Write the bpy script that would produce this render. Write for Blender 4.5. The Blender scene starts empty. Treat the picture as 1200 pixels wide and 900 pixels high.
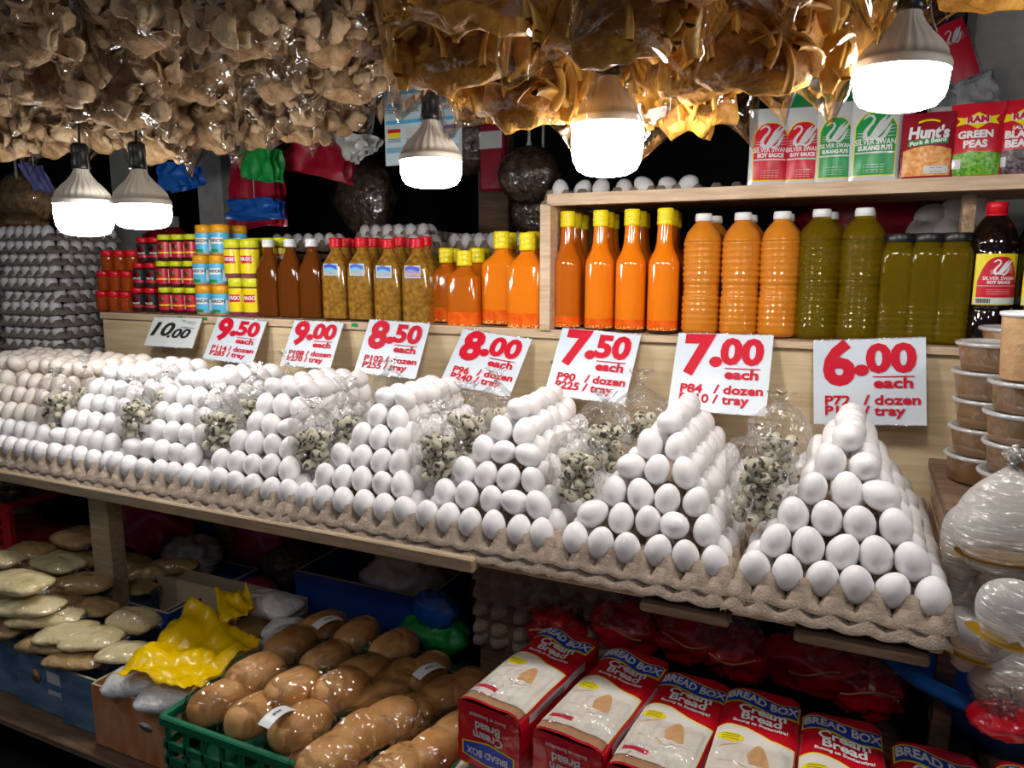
import bpy, math, random
from mathutils import Vector, Matrix, noise
random.seed(7)
SC = bpy.context.scene
COL = SC.collection
PI = math.pi
# ---------------------------------------------------------------- camera
EYE = Vector((0, 0, 1.5)); YAW = math.radians(25); PIT = math.radians(9.1); FPX = 870.0
FW = Vector((-math.sin(YAW)*math.cos(PIT), math.cos(YAW)*math.cos(PIT), -math.sin(PIT)))
RT = Vector((math.cos(YAW), math.sin(YAW), 0)); UP = RT.cross(FW)
cam = bpy.data.cameras.new('camera'); cam.sensor_width = 36; cam.lens = 36*FPX/1200; cam.clip_start = .02
co = bpy.data.objects.new('camera', cam); COL.objects.link(co); co.location = EYE
co.rotation_euler = Matrix((RT, UP, -FW)).transposed().to_euler()
SC.camera = co
# ---------------------------------------------------------------- world, exposure, lamps' strength
w = bpy.data.worlds.new('night'); SC.world = w; w.use_nodes = True
w.node_tree.nodes['Background'].inputs[0].default_value = (.55, .62, .8, 1)
w.node_tree.nodes['Background'].inputs[1].default_value = .10
SC.view_settings.view_transform = 'Standard'; SC.view_settings.look = 'None'
SC.view_settings.exposure = 0.12; SC.view_settings.gamma = 1; SC.view_settings.use_curve_mapping = False
BULB_W = 46.0
SC.cycles.transparent_max_bounces = 24

def at(x, y, **k):                      # the point a sight line through (x, y) meets on the plane X=, Y= or Z=
    d = FW + RT*((x-600)/FPX) - UP*((y-450)/FPX)
    (a, v), = k.items(); i = 'XYZ'.index(a)
    return EYE + d*((v-EYE[i])/d[i])
def depth(p): return (Vector(p)-EYE).dot(FW)
# ---------------------------------------------------------------- materials
def nt(name):
    m = bpy.data.materials.new(name); m.use_nodes = True; t = m.node_tree
    return m, t, t.nodes, t.links, t.nodes['Principled BSDF']
def mat(name, c1, rough=.5, c2=None, scale=10, stretch=(1,1,1), bump=0, bs=None, coat=0, metal=0, lo=.35, hi=.65, rnd=0, spec=None, detail=4, sss=0):
    m, t, n, l, b = nt(name)
    b.inputs['Base Color'].default_value = (*c1, 1); b.inputs['Roughness'].default_value = rough
    b.inputs['Metallic'].default_value = metal; b.inputs['Coat Weight'].default_value = coat; b.inputs['Coat Roughness'].default_value = .05
    if spec is not None: b.inputs['Specular IOR Level'].default_value = spec
    if sss: b.inputs['Subsurface Weight'].default_value = sss; b.inputs['Subsurface Scale'].default_value = .01
    tc = n.new('ShaderNodeTexCoord'); mp = n.new('ShaderNodeMapping'); mp.inputs['Scale'].default_value = stretch
    if rnd:
        oi = n.new('ShaderNodeObjectInfo'); va = n.new('ShaderNodeVectorMath'); va.operation = 'ADD'
        ml = n.new('ShaderNodeMath'); ml.operation = 'MULTIPLY'; ml.inputs[1].default_value = 37
        l.new(oi.outputs['Random'], ml.inputs[0]); l.new(tc.outputs['Object'], va.inputs[0]); l.new(ml.outputs[0], va.inputs[1]); l.new(va.outputs[0], mp.inputs[0])
    else: l.new(tc.outputs['Object'], mp.inputs[0])
    if c2:
        no = n.new('ShaderNodeTexNoise'); no.inputs['Scale'].default_value = scale; no.inputs['Detail'].default_value = detail
        rp = n.new('ShaderNodeValToRGB'); rp.color_ramp.elements[0].position = lo; rp.color_ramp.elements[1].position = hi
        rp.color_ramp.elements[0].color = (*c1, 1); rp.color_ramp.elements[1].color = (*c2, 1)
        l.new(mp.outputs[0], no.inputs['Vector']); l.new(no.outputs['Fac'], rp.inputs[0]); l.new(rp.outputs[0], b.inputs['Base Color'])
    if bump:
        nb = n.new('ShaderNodeTexNoise'); nb.inputs['Scale'].default_value = bs or scale*3; nb.inputs['Detail'].default_value = 3
        bp = n.new('ShaderNodeBump'); bp.inputs['Strength'].default_value = bump; bp.inputs['Distance'].default_value = .01
        l.new(mp.outputs[0], nb.inputs['Vector']); l.new(nb.outputs['Fac'], bp.inputs['Height']); l.new(bp.outputs[0], b.inputs['Normal'])
        if coat: l.new(bp.outputs[0], b.inputs['Coat Normal'])
    return m
def film(name, tint=(.97,.97,.97), fac=.05, edge=.55, rough=.12, bs=18, bump=.8, haze=0, hazec=(.8,.8,.8), stretch=(1,1,1)):
    m, t, n, l, b = nt(name); n.remove(b)
    tr = n.new('ShaderNodeBsdfTransparent'); tr.inputs[0].default_value = (*tint, 1)
    gl = n.new('ShaderNodeBsdfGlossy'); gl.inputs['Roughness'].default_value = rough; gl.inputs[0].default_value = (1,1,1,1)
    tc = n.new('ShaderNodeTexCoord'); mp = n.new('ShaderNodeMapping'); mp.inputs['Scale'].default_value = stretch
    no = n.new('ShaderNodeTexNoise'); no.inputs['Scale'].default_value = bs; no.inputs['Detail'].default_value = 2; no.inputs['Distortion'].default_value = 1.2
    bp = n.new('ShaderNodeBump'); bp.inputs['Strength'].default_value = bump; bp.inputs['Distance'].default_value = .03
    l.new(tc.outputs['Object'], mp.inputs[0]); l.new(mp.outputs[0], no.inputs['Vector']); l.new(no.outputs['Fac'], bp.inputs['Height']); l.new(bp.outputs[0], gl.inputs['Normal'])
    lw = n.new('ShaderNodeLayerWeight'); lw.inputs[0].default_value = .35; l.new(bp.outputs[0], lw.inputs['Normal'])
    ma = n.new('ShaderNodeMath'); ma.operation = 'MULTIPLY_ADD'; ma.inputs[1].default_value = edge; ma.inputs[2].default_value = fac
    l.new(lw.outputs['Fresnel'], ma.inputs[0])
    mx = n.new('ShaderNodeMixShader'); l.new(ma.outputs[0], mx.inputs[0]); l.new(gl.outputs[0], mx.inputs[2])
    if haze:
        df = n.new('ShaderNodeBsdfDiffuse'); df.inputs[0].default_value = (*hazec, 1)
        m2 = n.new('ShaderNodeMixShader'); m2.inputs[0].default_value = haze; l.new(tr.outputs[0], m2.inputs[1]); l.new(df.outputs[0], m2.inputs[2]); l.new(m2.outputs[0], mx.inputs[1])
    else: l.new(tr.outputs[0], mx.inputs[1])
    l.new(mx.outputs[0], n['Material Output'].inputs[0])
    return m
def liquid(name, tint, body, mixf=.5, rough=.06, spec=.5):   # see-through coloured liquid in a clear bottle
    m, t, n, l, b = nt(name)
    b.inputs['Base Color'].default_value = (*body, 1); b.inputs['Roughness'].default_value = rough; b.inputs['Specular IOR Level'].default_value = spec
    tr = n.new('ShaderNodeBsdfTransparent'); tr.inputs[0].default_value = (*tint, 1)
    mx = n.new('ShaderNodeMixShader'); mx.inputs[0].default_value = mixf
    l.new(tr.outputs[0], mx.inputs[1]); l.new(b.outputs[0], mx.inputs[2]); l.new(mx.outputs[0], n['Material Output'].inputs[0])
    return m
def emit(name, c, s):
    m, t, n, l, b = nt(name); b.inputs['Base Color'].default_value = (.9,.9,.9,1)
    b.inputs['Emission Color'].default_value = (*c, 1); b.inputs['Emission Strength'].default_value = s
    return m
def quail_mat():
    m, t, n, l, b = nt('speckled_shell'); b.inputs['Roughness'].default_value = .45
    tc = n.new('ShaderNodeTexCoord'); oi = n.new('ShaderNodeObjectInfo'); ml = n.new('ShaderNodeMath'); ml.operation='MULTIPLY'; ml.inputs[1].default_value = 50
    va = n.new('ShaderNodeVectorMath'); l.new(tc.outputs['Object'], va.inputs[0]); l.new(oi.outputs['Random'], ml.inputs[0]); l.new(ml.outputs[0], va.inputs[1])
    no = n.new('ShaderNodeTexNoise'); no.inputs['Scale'].default_value = 85; no.inputs['Detail'].default_value = 3; l.new(va.outputs[0], no.inputs['Vector'])
    rp = n.new('ShaderNodeValToRGB'); e = rp.color_ramp.elements; e[0].position = .42; e[0].color = (.05,.04,.03,1); e[1].position = .47; e[1].color = (.60,.56,.42,1)
    l.new(no.outputs['Fac'], rp.inputs[0]); l.new(rp.outputs[0], b.inputs['Base Color'])
    return m
M = {}
M['egg'] = mat('white_eggshell', (.82,.79,.785), .42, (.87,.85,.85), 25, rnd=1, sss=.0)
M['egg_cream'] = mat('cream_eggshell', (.82,.72,.64), .42, (.88,.80,.73), 25, rnd=1)
M['egg_pink'] = mat('dyed_magenta_eggshell', (.55,.0,.25), .3, (.65,.01,.33), 30, rnd=1)
M['quail'] = quail_mat()
M['pulp'] = mat('moulded_pulp', (.31,.235,.175), .95, (.42,.33,.255), 60, bump=.35, bs=260)
M['pulp_dark'] = mat('grey_moulded_pulp', (.24,.21,.18), .95, (.34,.30,.26), 60, bump=.6, bs=200)
M['ply'] = mat('pale_plywood', (.60,.45,.26), .6, (.74,.60,.38), 4, (1,2,16), bump=.1, bs=10, coat=.15)
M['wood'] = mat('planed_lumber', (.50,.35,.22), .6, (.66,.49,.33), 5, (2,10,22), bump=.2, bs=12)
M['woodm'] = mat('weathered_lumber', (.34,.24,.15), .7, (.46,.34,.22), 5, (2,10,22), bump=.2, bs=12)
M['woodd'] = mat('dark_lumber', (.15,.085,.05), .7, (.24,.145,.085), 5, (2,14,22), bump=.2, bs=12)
M['chip'] = mat('chipboard', (.35,.22,.13), .8, (.6,.42,.27), 90, bump=.3, bs=90)
M['black'] = mat('black_plastic', (.012,.012,.013), .35)
M['dark'] = mat('dark_wall_paint', (.010,.011,.016), .9, (.02,.02,.028), 3)
M['floor'] = mat('dark_concrete', (.02,.02,.02), .9, (.04,.04,.04), 5)
M['concrete'] = mat('grey_concrete', (.42,.42,.41), .9, (.68,.67,.65), 7, bump=.4, bs=30)
M['paint'] = mat('grubby_white_panel', (.42,.41,.37), .7, (.52,.52,.48), 5)
M['bulb_shell'] = mat('lamp_shell', (.66,.60,.52), .45)
M['bulb'] = emit('lit_diffuser', (1,.98,.95), BULB_W)
M['film'] = film('clear_film', fac=.025, edge=.60, rough=.08, bs=12, bump=1.0, haze=0, stretch=(1,1,.5))
M['film_fine'] = film('crinkled_film', bs=30, bump=.8, fac=.03, edge=.4)
M['film_tied'] = film('tied_film_neck', bs=60, bump=1, fac=.22, edge=.7, haze=.25)
M['film_oil'] = film('milky_film', fac=.10, edge=.4, rough=.25, bs=9, bump=.9, haze=.46, hazec=(.85,.82,.78), stretch=(1,1,6))
M['curl'] = mat('pork_crackling', (.36,.22,.11), .6, (.58,.42,.25), 26, bump=.8, bs=60, rnd=1)
M['curl_core'] = mat('crackling_heap_tone', (.28,.15,.06), .8, (.5,.33,.17), 40, bump=1, bs=50)
M['strip'] = mat('fried_strip', (.50,.22,.02), .45, (.76,.42,.06), 22, bump=.4, bs=60, rnd=1)
M['strip_core'] = mat('fried_strip_heap', (.42,.16,.015), .6, (.70,.36,.05), 24, bump=1, bs=45)
def flat(name, c, rough=.4, coat=0, bump=0, bs=30): return mat(name, c, rough, coat=coat, bump=bump, bs=bs)
M['red'] = flat('red_plastic', (.72,.008,.02), .25)
M['crim'] = flat('crimson_print', (.60,.008,.03), .35)
M['yel'] = flat('yellow_plastic', (.88,.72,.01), .3)
M['lime'] = flat('lime_plastic', (.72,.75,.02), .3)
M['orl'] = flat('orange_plastic', (.85,.38,.01), .3)
M['white'] = flat('white_plastic', (.82,.84,.85), .35)
M['ink'] = flat('black_ink', (.02,.018,.02), .6)
M['inkred'] = mat('red_ink', (.56,.005,.025), .55, spec=.2)
M['cyan'] = flat('light_blue_print', (.10,.48,.78), .4)
M['blue'] = flat('deep_blue_print', (.015,.06,.50), .35)
M['green'] = flat('green_print', (.01,.30,.07), .35)
M['peas'] = mat('pea_print', (.03,.22,.01), .4, (.25,.55,.04), 160)
M['beans'] = mat('bean_print', (.02,.01,.015), .4, (.22,.16,.18), 160)
M['stew'] = mat('stew_print', (.70,.20,.03), .4, (.85,.5,.15), 120)
M['magenta_l'] = mat('purple_jar_content', (.25,.05,.10), .3)
M['amber'] = liquid('amber_vinegar', (.55,.20,.02), (.16,.042,.004), .78, .05)
M['pickle'] = mat('mustard_relish', (.20,.085,.008), .12, (.40,.21,.03), 70, coat=.6)
M['orange_s'] = mat('orange_sauce', (.80,.20,.006), .10, coat=.5)
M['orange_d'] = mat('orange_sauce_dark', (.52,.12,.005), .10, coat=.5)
M['sediment'] = mat('sauce_sediment', (.72,.075,.004), .12, (.88,.16,.01), 40, coat=.5)
M['seeds'] = mat('sauce_seeds', (.72,.09,.004), .15, (.95,.6,.15), 190, lo=.5, hi=.58, coat=.5)
M['bottle_foot'] = flat('dark_glass_foot', (.05,.012,.005), .1)
M['juice'] = liquid('orange_drink', (.8,.4,.1), (.70,.24,.02), .86, .08)
M['oil'] = liquid('cooking_oil', (.80,.66,.05), (.24,.17,.006), .40, .05)
M['soy'] = mat('soy_sauce_bottle', (.008,.004,.003), .06, coat=.4)
M['glassneck'] = film('clear_glass_neck', fac=.08, edge=.6, rough=.05, bs=20, bump=.1)
M['redjar'] = liquid('chilli_oil', (.6,.12,.01), (.42,.07,.008), .8, .06)
M['darkjar'] = mat('dark_jam', (.05,.015,.01), .15)
M['foil'] = mat('white_pouch_film', (.62,.64,.64), .28, bump=.3, bs=25, coat=.4)
M['pouchred'] = mat('red_pouch_film', (.62,.012,.03), .28, bump=.25, bs=22, coat=.4)
M['pouchdk'] = mat('maroon_pouch_film', (.30,.01,.025), .28, bump=.25, bs=22, coat=.4)
M['packred'] = mat('red_bread_wrap', (.60,.006,.02), .25, bump=.5, bs=22, coat=.6)
M['cream'] = mat('bread_slice_print', (.78,.72,.64), .25, (.86,.82,.76), 18, bump=.35, bs=20, coat=.5)
M['peach'] = mat('crust_print', (.72,.42,.20), .3, coat=.4)
M['brown'] = mat('brown_wrap_edge', (.42,.22,.12), .3, coat=.3)
M['bun'] = mat('baked_bun', (.56,.27,.08), .5, (.74,.42,.16), 14, bump=.15, bs=40, rnd=1)
M['bun_pale'] = mat('bun_underside', (.80,.66,.45), .6)
M['flour'] = mat('pale_flour_in_film', (.62,.50,.26), .28, (.76,.64,.38), 14, bump=.9, bs=30, coat=1, rnd=1)
M['tanpack'] = mat('tan_grain_and_shaded_flour', (.38,.24,.10), .3, (.50,.33,.15), 14, bump=.9, bs=30, coat=1, rnd=1)
M['sugar'] = mat('white_sugar_in_film', (.74,.74,.74), .28, (.85,.85,.85), 14, bump=.7, bs=40, coat=.7)
M['yelbag'] = liquid('yellow_plastic_sheet', (.95,.7,.02), (1.0,.66,.0), .85, .25)
M['crate_green'] = flat('green_crate_plastic', (.004,.16,.07), .4)
M['crate_blue'] = flat('blue_crate_plastic', (.01,.06,.30), .4)
M['basin'] = flat('blue_basin_plastic', (.02,.20,.70), .28)
M['basket'] = flat('red_basket_plastic', (.5,.012,.015), .4)
M['card_blue'] = mat('blue_printed_carton', (.06,.13,.24), .8, (.16,.26,.36), 8, (1,1,4))
M['card_or'] = mat('orange_printed_carton', (.55,.16,.04), .8, (.62,.32,.15), 9, (3,3,1))
M['card_in'] = mat('carton_board', (.52,.40,.25), .9)
M['bagmag'] = mat('magenta_bag_film', (.42,.01,.10), .35, bump=.5, bs=18, coat=.4)
M['bagblue'] = mat('blue_bag_film', (.01,.10,.42), .35, bump=.5, bs=18, coat=.4)
M['bagred'] = mat('red_bag_film', (.40,.008,.03), .4, bump=.4, bs=14, coat=.2)
M['baggreen'] = mat('green_bag_film', (.01,.30,.05), .4, bump=.4, bs=14)
M['baggrey'] = mat('clear_bag_full', (.38,.38,.36), .3, (.55,.55,.52), 20, bump=.8, bs=25, coat=.6)
M['darkbag'] = mat('bag_of_dark_dried_goods', (.05,.03,.02), .3, (.16,.11,.07), 40, bump=1, bs=50, coat=1)
M['paste'] = mat('peanut_paste', (.42,.23,.09), .4, (.52,.31,.14), 20)
M['tublid'] = film('frosted_lid', fac=.1, edge=.5, rough=.25, bs=10, bump=.2, haze=.45, hazec=(.8,.8,.8))
M['cup'] = mat('corrugated_cup_paper', (.46,.27,.12), .7, (.55,.34,.17), 30, bump=.4, bs=60)
M['sign'] = mat('laminated_sign_paper', (.56,.64,.73), .4, (.68,.73,.78), 9, coat=.2, bump=.08, bs=20)
M['sign_w'] = mat('white_sign_card', (.70,.74,.74), .5)
M['string'] = flat('pale_string', (.55,.55,.5), .8)
M['paper'] = flat('white_paper', (.55,.55,.57), .8)
M['metal'] = flat('steel_wire', (.3,.3,.3), .4)
M['lilac'] = flat('lilac_plastic', (.25,.25,.6), .4)
# ---------------------------------------------------------------- mesh building
class MB:
    def __init__(s): s.v = []; s.f = []; s.m = []; s.s = []
    def add(s, vs, fs, mi=0, sm=False, mx=None):
        o = len(s.v)
        s.v += [(mx @ Vector(v))[:] if mx else tuple(v) for v in vs]
        for i, f in enumerate(fs):
            s.f.append(tuple(o+k for k in f)); s.m.append(mi[i] if isinstance(mi, list) else mi); s.s.append(sm)
        return s
    def box(s, c, d, mi=0, mx=None):
        x, y, z = (k/2 for k in d)
        vs = [(c[0]+a*x, c[1]+b*y, c[2]+e*z) for a in (-1,1) for b in (-1,1) for e in (-1,1)]
        return s.add(vs, [(0,1,3,2),(4,6,7,5),(0,4,5,1),(2,3,7,6),(0,2,6,4),(1,5,7,3)], mi, False, mx)
    def bbox(s, c, d, r=.004, mi=0, mx=None):        # box with chamfered edges
        x, y, z = (k/2 for k in d); vs = []; rings = []
        for (zz, k) in ((-z, r), (-z+r, 0), (z-r, 0), (z, r)):
            rg = []
            X, Y = x-k, y-k
            for (a, b) in ((-X+r,-Y),(X-r,-Y),(X,-Y+r),(X,Y-r),(X-r,Y),(-X+r,Y),(-X,Y-r),(-X,-Y+r)):
                rg.append(len(vs)); vs.append((c[0]+a, c[1]+b, c[2]+zz))
            rings.append(rg)
        fs = [tuple(reversed(rings[0])), tuple(rings[3])]
        for a, b in zip(rings, rings[1:]):
            for i in range(8): fs.append((a[i], a[(i+1)%8], b[(i+1)%8], b[i]))
        return s.add(vs, fs, mi, False, mx)
    def loft(s, prof, seg=20, mi=0, ax=1, ay=1, sm=True, mx=None, mod=None, caps=True):
        # prof: (radius, z[, squareness[, material]])
        vs = []; fs = []; ms = []
        for p in prof:
            n = p[2] if len(p) > 2 else 2
            for i in range(seg):
                a = 2*PI*i/seg; ca, sa = math.cos(a), math.sin(a)
                r = p[0] / ((abs(ca)**n + abs(sa)**n)**(1/n)) * (mod(a, p[1]) if mod else 1)
                vs.append((r*ca*ax, r*sa*ay, p[1]))
        for k in range(len(prof)-1):
            m_ = prof[k][3] if len(prof[k]) > 3 else mi
            for i in range(seg):
                j = (i+1) % seg
                fs.append((k*seg+i, k*seg+j, (k+1)*seg+j, (k+1)*seg+i)); ms.append(m_)
        if caps:
            fs.append(tuple(reversed(range(seg)))); ms.append(ms[0]); fs.append(tuple(range((len(prof)-1)*seg, len(prof)*seg))); ms.append(ms[-2])
        return s.add(vs, fs, ms, sm, mx)
    def surf(s, fn, nu, nv, mi=0, sm=True, closeu=False, mx=None):
        vs = [fn(i/(nu), j/nv) for j in range(nv+1) for i in range(nu if closeu else nu+1)]
        W = nu if closeu else nu+1; fs = []
        for j in range(nv):
            for i in range(nu):
                i2 = (i+1) % W
                fs.append((j*W+i, j*W+i2, (j+1)*W+i2, (j+1)*W+i))
        return s.add(vs, fs, mi, sm, mx)
    def tube(s, pts, r, seg=6, mi=0, sm=True):
        pts = [Vector(p) for p in pts]; rr = r if isinstance(r, (list, tuple)) else [r]*len(pts); vs = []
        for i, p in enumerate(pts):
            d = (pts[min(i+1, len(pts)-1)] - pts[max(i-1, 0)]).normalized()
            a = d.orthogonal().normalized() if i == 0 else (pa - d*pa.dot(d)).normalized()
            pa = a; b = d.cross(a)
            for k in range(seg):
                t = 2*PI*k/seg; vs.append(p + (a*math.cos(t) + b*math.sin(t))*rr[i])
        fs = [(i*seg+k, i*seg+(k+1)%seg, (i+1)*seg+(k+1)%seg, (i+1)*seg+k) for i in range(len(pts)-1) for k in range(seg)]
        fs += [tuple(reversed(range(seg))), tuple(range((len(pts)-1)*seg, len(pts)*seg))]
        return s.add(vs, fs, mi, sm)
    def ell(s, c, r, seg=14, ring=9, mi=0, mx=None, egg=0, dis=None):
        vs = []; fs = []
        vs.append((0,0,-1)); vs_r = []
        for j in range(1, ring):
            t = PI*j/ring - PI/2
            for i in range(seg):
                a = 2*PI*i/seg; vs.append((math.cos(t)*math.cos(a), math.cos(t)*math.sin(a), math.sin(t)))
        vs.append((0,0,1))
        T = len(vs)-1
        for i in range(seg): fs.append((0, 1+(i+1)%seg, 1+i)); fs.append((T, T-seg+i, T-seg+(i+1)%seg))
        for j in range(ring-2):
            for i in range(seg): fs.append((1+j*seg+i, 1+j*seg+(i+1)%seg, 1+(j+1)*seg+(i+1)%seg, 1+(j+1)*seg+i))
        out = []
        for x, y, z in vs:
            k = 1 - egg*z
            v = Vector((x*r[0]*k, y*r[1]*k, z*r[2]))
            if dis: v = dis(v)
            out.append((c[0]+v[0], c[1]+v[1], c[2]+v[2]))
        return s.add(out, fs, mi, True, mx)
    def poly(s, pts, z=0, mi=0, mx=None):            # filled flat polygon in XZ plane facing -Y, at y=z
        return s.add([(p[0], z, p[1]) for p in pts], [tuple(range(len(pts)))], mi, False, mx)
    def text(s, body, size, cx, cz, y=0, mi=0, bold=0, sx=1, align='CENTER', mx=None, shear=0, fn=None):
        vs, fs = text_mesh(body, bold, align, shear)
        P = [(cx+v[0]*size*sx, y, cz+v[1]*size) for v in vs]
        if fn: P = [fn(p) for p in P]
        return s.add(P, fs, mi, False, mx)
    def build(s, name, mats, parent=None, loc=None):
        me = bpy.data.meshes.new(name); me.from_pydata(s.v, [], s.f)
        for m in (mats if isinstance(mats, (list, tuple)) else [mats]): me.materials.append(M[m] if isinstance(m, str) else m)
        me.polygons.foreach_set('material_index', s.m); me.polygons.foreach_set('use_smooth', s.s); me.update()
        return link(name, me, parent, loc)
def link(name, me, parent=None, loc=None):
    o = bpy.data.objects.new(name, me); COL.objects.link(o)
    if parent: o.parent = parent
    if loc is not None: o.location = loc
    return o
_T = {}
def text_mesh(body, bold, align, shear=0):
    k = (body, bold, align, shear)
    if k not in _T:
        c = bpy.data.curves.new('lettering', 'FONT'); c.body = body; c.size = 1; c.offset = bold; c.align_x = align; c.align_y = 'CENTER'; c.resolution_u = 3; c.shear = shear
        o = bpy.data.objects.new('lettering', c); COL.objects.link(o)
        me = bpy.data.meshes.new_from_object(o.evaluated_get(bpy.context.evaluated_depsgraph_get()))
        _T[k] = ([tuple(v.co) for v in me.vertices], [tuple(p.vertices) for p in me.polygons])
        COL.objects.unlink(o); bpy.data.objects.remove(o); bpy.data.curves.remove(c); bpy.data.meshes.remove(me)
    return _T[k]
def tag(o, label, cat, group=None, kind=None):
    o['label'] = label; o['category'] = cat
    if group: o['group'] = group
    if kind: o['kind'] = kind
    return o
def struct(o): o['kind'] = 'structure'; return o
def thing(name, label, cat, loc=(0,0,0), rot=(0,0,0), group=None, sc=1):
    o = bpy.data.objects.new(name, None); o.empty_display_size = .02; COL.objects.link(o); o.location = loc; o.rotation_euler = rot; o.scale = (sc,)*3
    return tag(o, label, cat, group)
KIDS = {}
def kids(o):
    return [c for c in bpy.data.objects if c.parent == o]
def dup(root, loc, rot=None, label=None, group=None, cache=None):
    r = root.copy(); COL.objects.link(r); r.location = loc
    if rot is not None: r.rotation_euler = rot
    if label: r['label'] = label
    if group: r['group'] = group
    for ch, sub in cache or tree(root):
        c = ch.copy(); COL.objects.link(c); c.parent = r
        for g in sub: d = g.copy(); COL.objects.link(d); d.parent = c
    return r
def tree(root): return [(c, kids(c)) for c in kids(root)]
def nz(v, f, s=0): return noise.noise(Vector((v[0]*f+s*7.3, v[1]*f-s*3.1, v[2]*f+s*1.7)))
def T(loc=(0,0,0), rz=0, rx=0, ry=0, s=1):
    return Matrix.Translation(loc) @ Matrix.Rotation(rz,4,'Z') @ Matrix.Rotation(ry,4,'Y') @ Matrix.Rotation(rx,4,'X') @ Matrix.Scale(s,4)
def crumple(name, m, c, r, seed, label=None, cat=None, parent=None, amp=.22, fr=2.2, seg=32, ring=20, group=None):
    R = max(r)
    def dis(v):
        u = v/R
        k = 1 + amp*(abs(nz(u, fr, seed))*-2+.5) + amp*.5*(abs(nz(u, fr*2.3, seed+3))*-2+.4)
        return v*k
    o = MB().ell((0,0,0), r, seg, ring, dis=dis).build(name, m, parent, c)
    if label: tag(o, label, cat, group)
    return o
def sheet(name, m, q, seed, amp=.02, n=18, label=None, cat=None, fr=2.5, parent=None, th=.0015, group=None):
    a, b, c, d = (Vector(p) for p in q)               # TL TR BR BL
    ctr = (a+b+c+d)/4; N = (b-a).cross(d-a).normalized()
    def fn(u, v):
        p = (a*(1-u)+b*u)*(1-v) + (d*(1-u)+c*u)*v
        k = amp*(.8*nz((u, v, 0), fr, seed) + 1.0*(.5-abs(nz((u, v, .5), fr*1.7, seed+2))) + .5*(.5-abs(nz((u, v, .9), fr*4, seed+5)))) 
        e = amp*.6*nz((u, v, 3), 4, seed)
        return p + N*k*2 + (b-a).normalized()*e - ctr
    o = MB().surf(fn, n, n).build(name, m, parent, ctr)
    so = o.modifiers.new('thickness', 'SOLIDIFY'); so.thickness = th
    if label: tag(o, label, cat, group)
    return o
# ---------------------------------------------------------------- the setting
struct(MB().box((-1,2,-.02), (9,8,.04)).build('floor', 'floor'))
struct(MB().box((-1,4.6,1.5), (9,.1,3.1)).build('wall_back', 'dark'))
struct(MB().box((-5.4,2,1.5), (.1,7,3.1)).build('wall_left', 'dark'))
struct(MB().box((2.2,2.6,1.5), (.1,5,3.1)).build('wall_right', 'dark'))
struct(MB().box((-1,2.6,3.0), (9,5,.06)).build('ceiling', 'dark'))
tag(MB().bbox((.42,2.75,1.5), (.34,.3,2.96), .01).build('concrete_pillar', 'concrete'), 'stained grey concrete pillar behind the right end of the upper shelf', 'pillar')
# board, shelves
bz = 1.335
sh = thing('shelf_unit', 'pale plywood shelf unit carrying the bottles behind the eggs', 'shelf', (0,1.8,0))
MB().box((-1.00,.0,1.06), (2.90,.018,.52)).build('front_panel', 'ply', sh).location = (0,0,0)
MB().box((-1.54,.22,bz-.009), (1.82,.46,.018)).box((-1.54,-.004,bz-.011), (1.82,.03,.022)).build('lower_board', 'wood', sh)
MB().box((.22,.22,bz-.012), (1.70,.46,.016)).box((-.10,-.012,bz-.012), (1.06,.02,.016)).build('lower_board', 'wood', sh)
MB().box((-.735,.0,1.492), (.028,.05,.318)).build('side_post', 'wood', sh)
MB().box((-.735,.24,1.492), (.018,.43,.318)).build('side_board', 'wood', sh)
MB().box((.15,-.01,1.662), (1.76,.03,.028)).build('front_rail', 'wood', sh)
MB().box((.15,.22,1.668), (1.74,.44,.014)).build('upper_board', 'wood', sh)
MB().box((at(1134,250,Y=1.93).x,.13,1.492), (.024,.05,.316)).build('divider_post', 'chip', sh)
g = MB()
for i in range(9): g.box((-2.05+.11*i+(.05 if i>3 else 0), -.0205, bz-.008), (.022,.001,.010))
g.build('green_tape_mark', 'green', sh)
for (x, z) in ((-.72,1.25),(-.72,1.19),(-.71,1.12)):
    MB().loft([(.004,-.001),(.004,.002)], 8, mx=T((x,-.010,z), rx=PI/2)).build('screw', 'metal', sh)
# table under the trays
tb = thing('egg_table', 'rough wooden trestle table under the egg trays', 'table', (0,1.2,0))
for k in range(5): MB().bbox((-1.33,.078+.116*k,.925), (2.96,.105,.02), .003).build('plank', 'wood', tb)
MB().bbox((-1.50,-.012,.936), (1.74,.026,.028), .003).build('front_beam', 'woodm', tb)
MB().bbox((-.235,.004,.918), (.15,.04,.016), .003).build('plank', 'woodd', tb)
MB().bbox((.035,.004,.918), (.19,.04,.016), .003).build('plank', 'woodd', tb)
for (x, y) in ((-1.835,.1),(-2.76,.1),(.12,.5),(-1.835,.52),(-.6,.52)): MB().bbox((x,y,.45), (.075,.05,.905), .004).build('leg', 'woodm' if y < .2 else 'woodd', tb)
MB().bbox((-1.3,.52,.885), (2.96,.05,.045), .003).build('rear_beam', 'woodd', tb)
# lower tier that holds cartons, crates and bread
lt = thing('lower_counter', 'dark lower counter carrying cartons, crates and loaves', 'counter', (0,1.3,0))
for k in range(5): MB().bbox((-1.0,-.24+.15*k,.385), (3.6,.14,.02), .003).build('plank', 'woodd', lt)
for x in (-2.5,-1.45,-.3,.6): MB().bbox((x,-.2,.187), (.06,.06,.374), .003).build('leg', 'woodd', lt); MB().bbox((x,.3,.187), (.06,.06,.374), .003).build('leg', 'woodd', lt)
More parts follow.
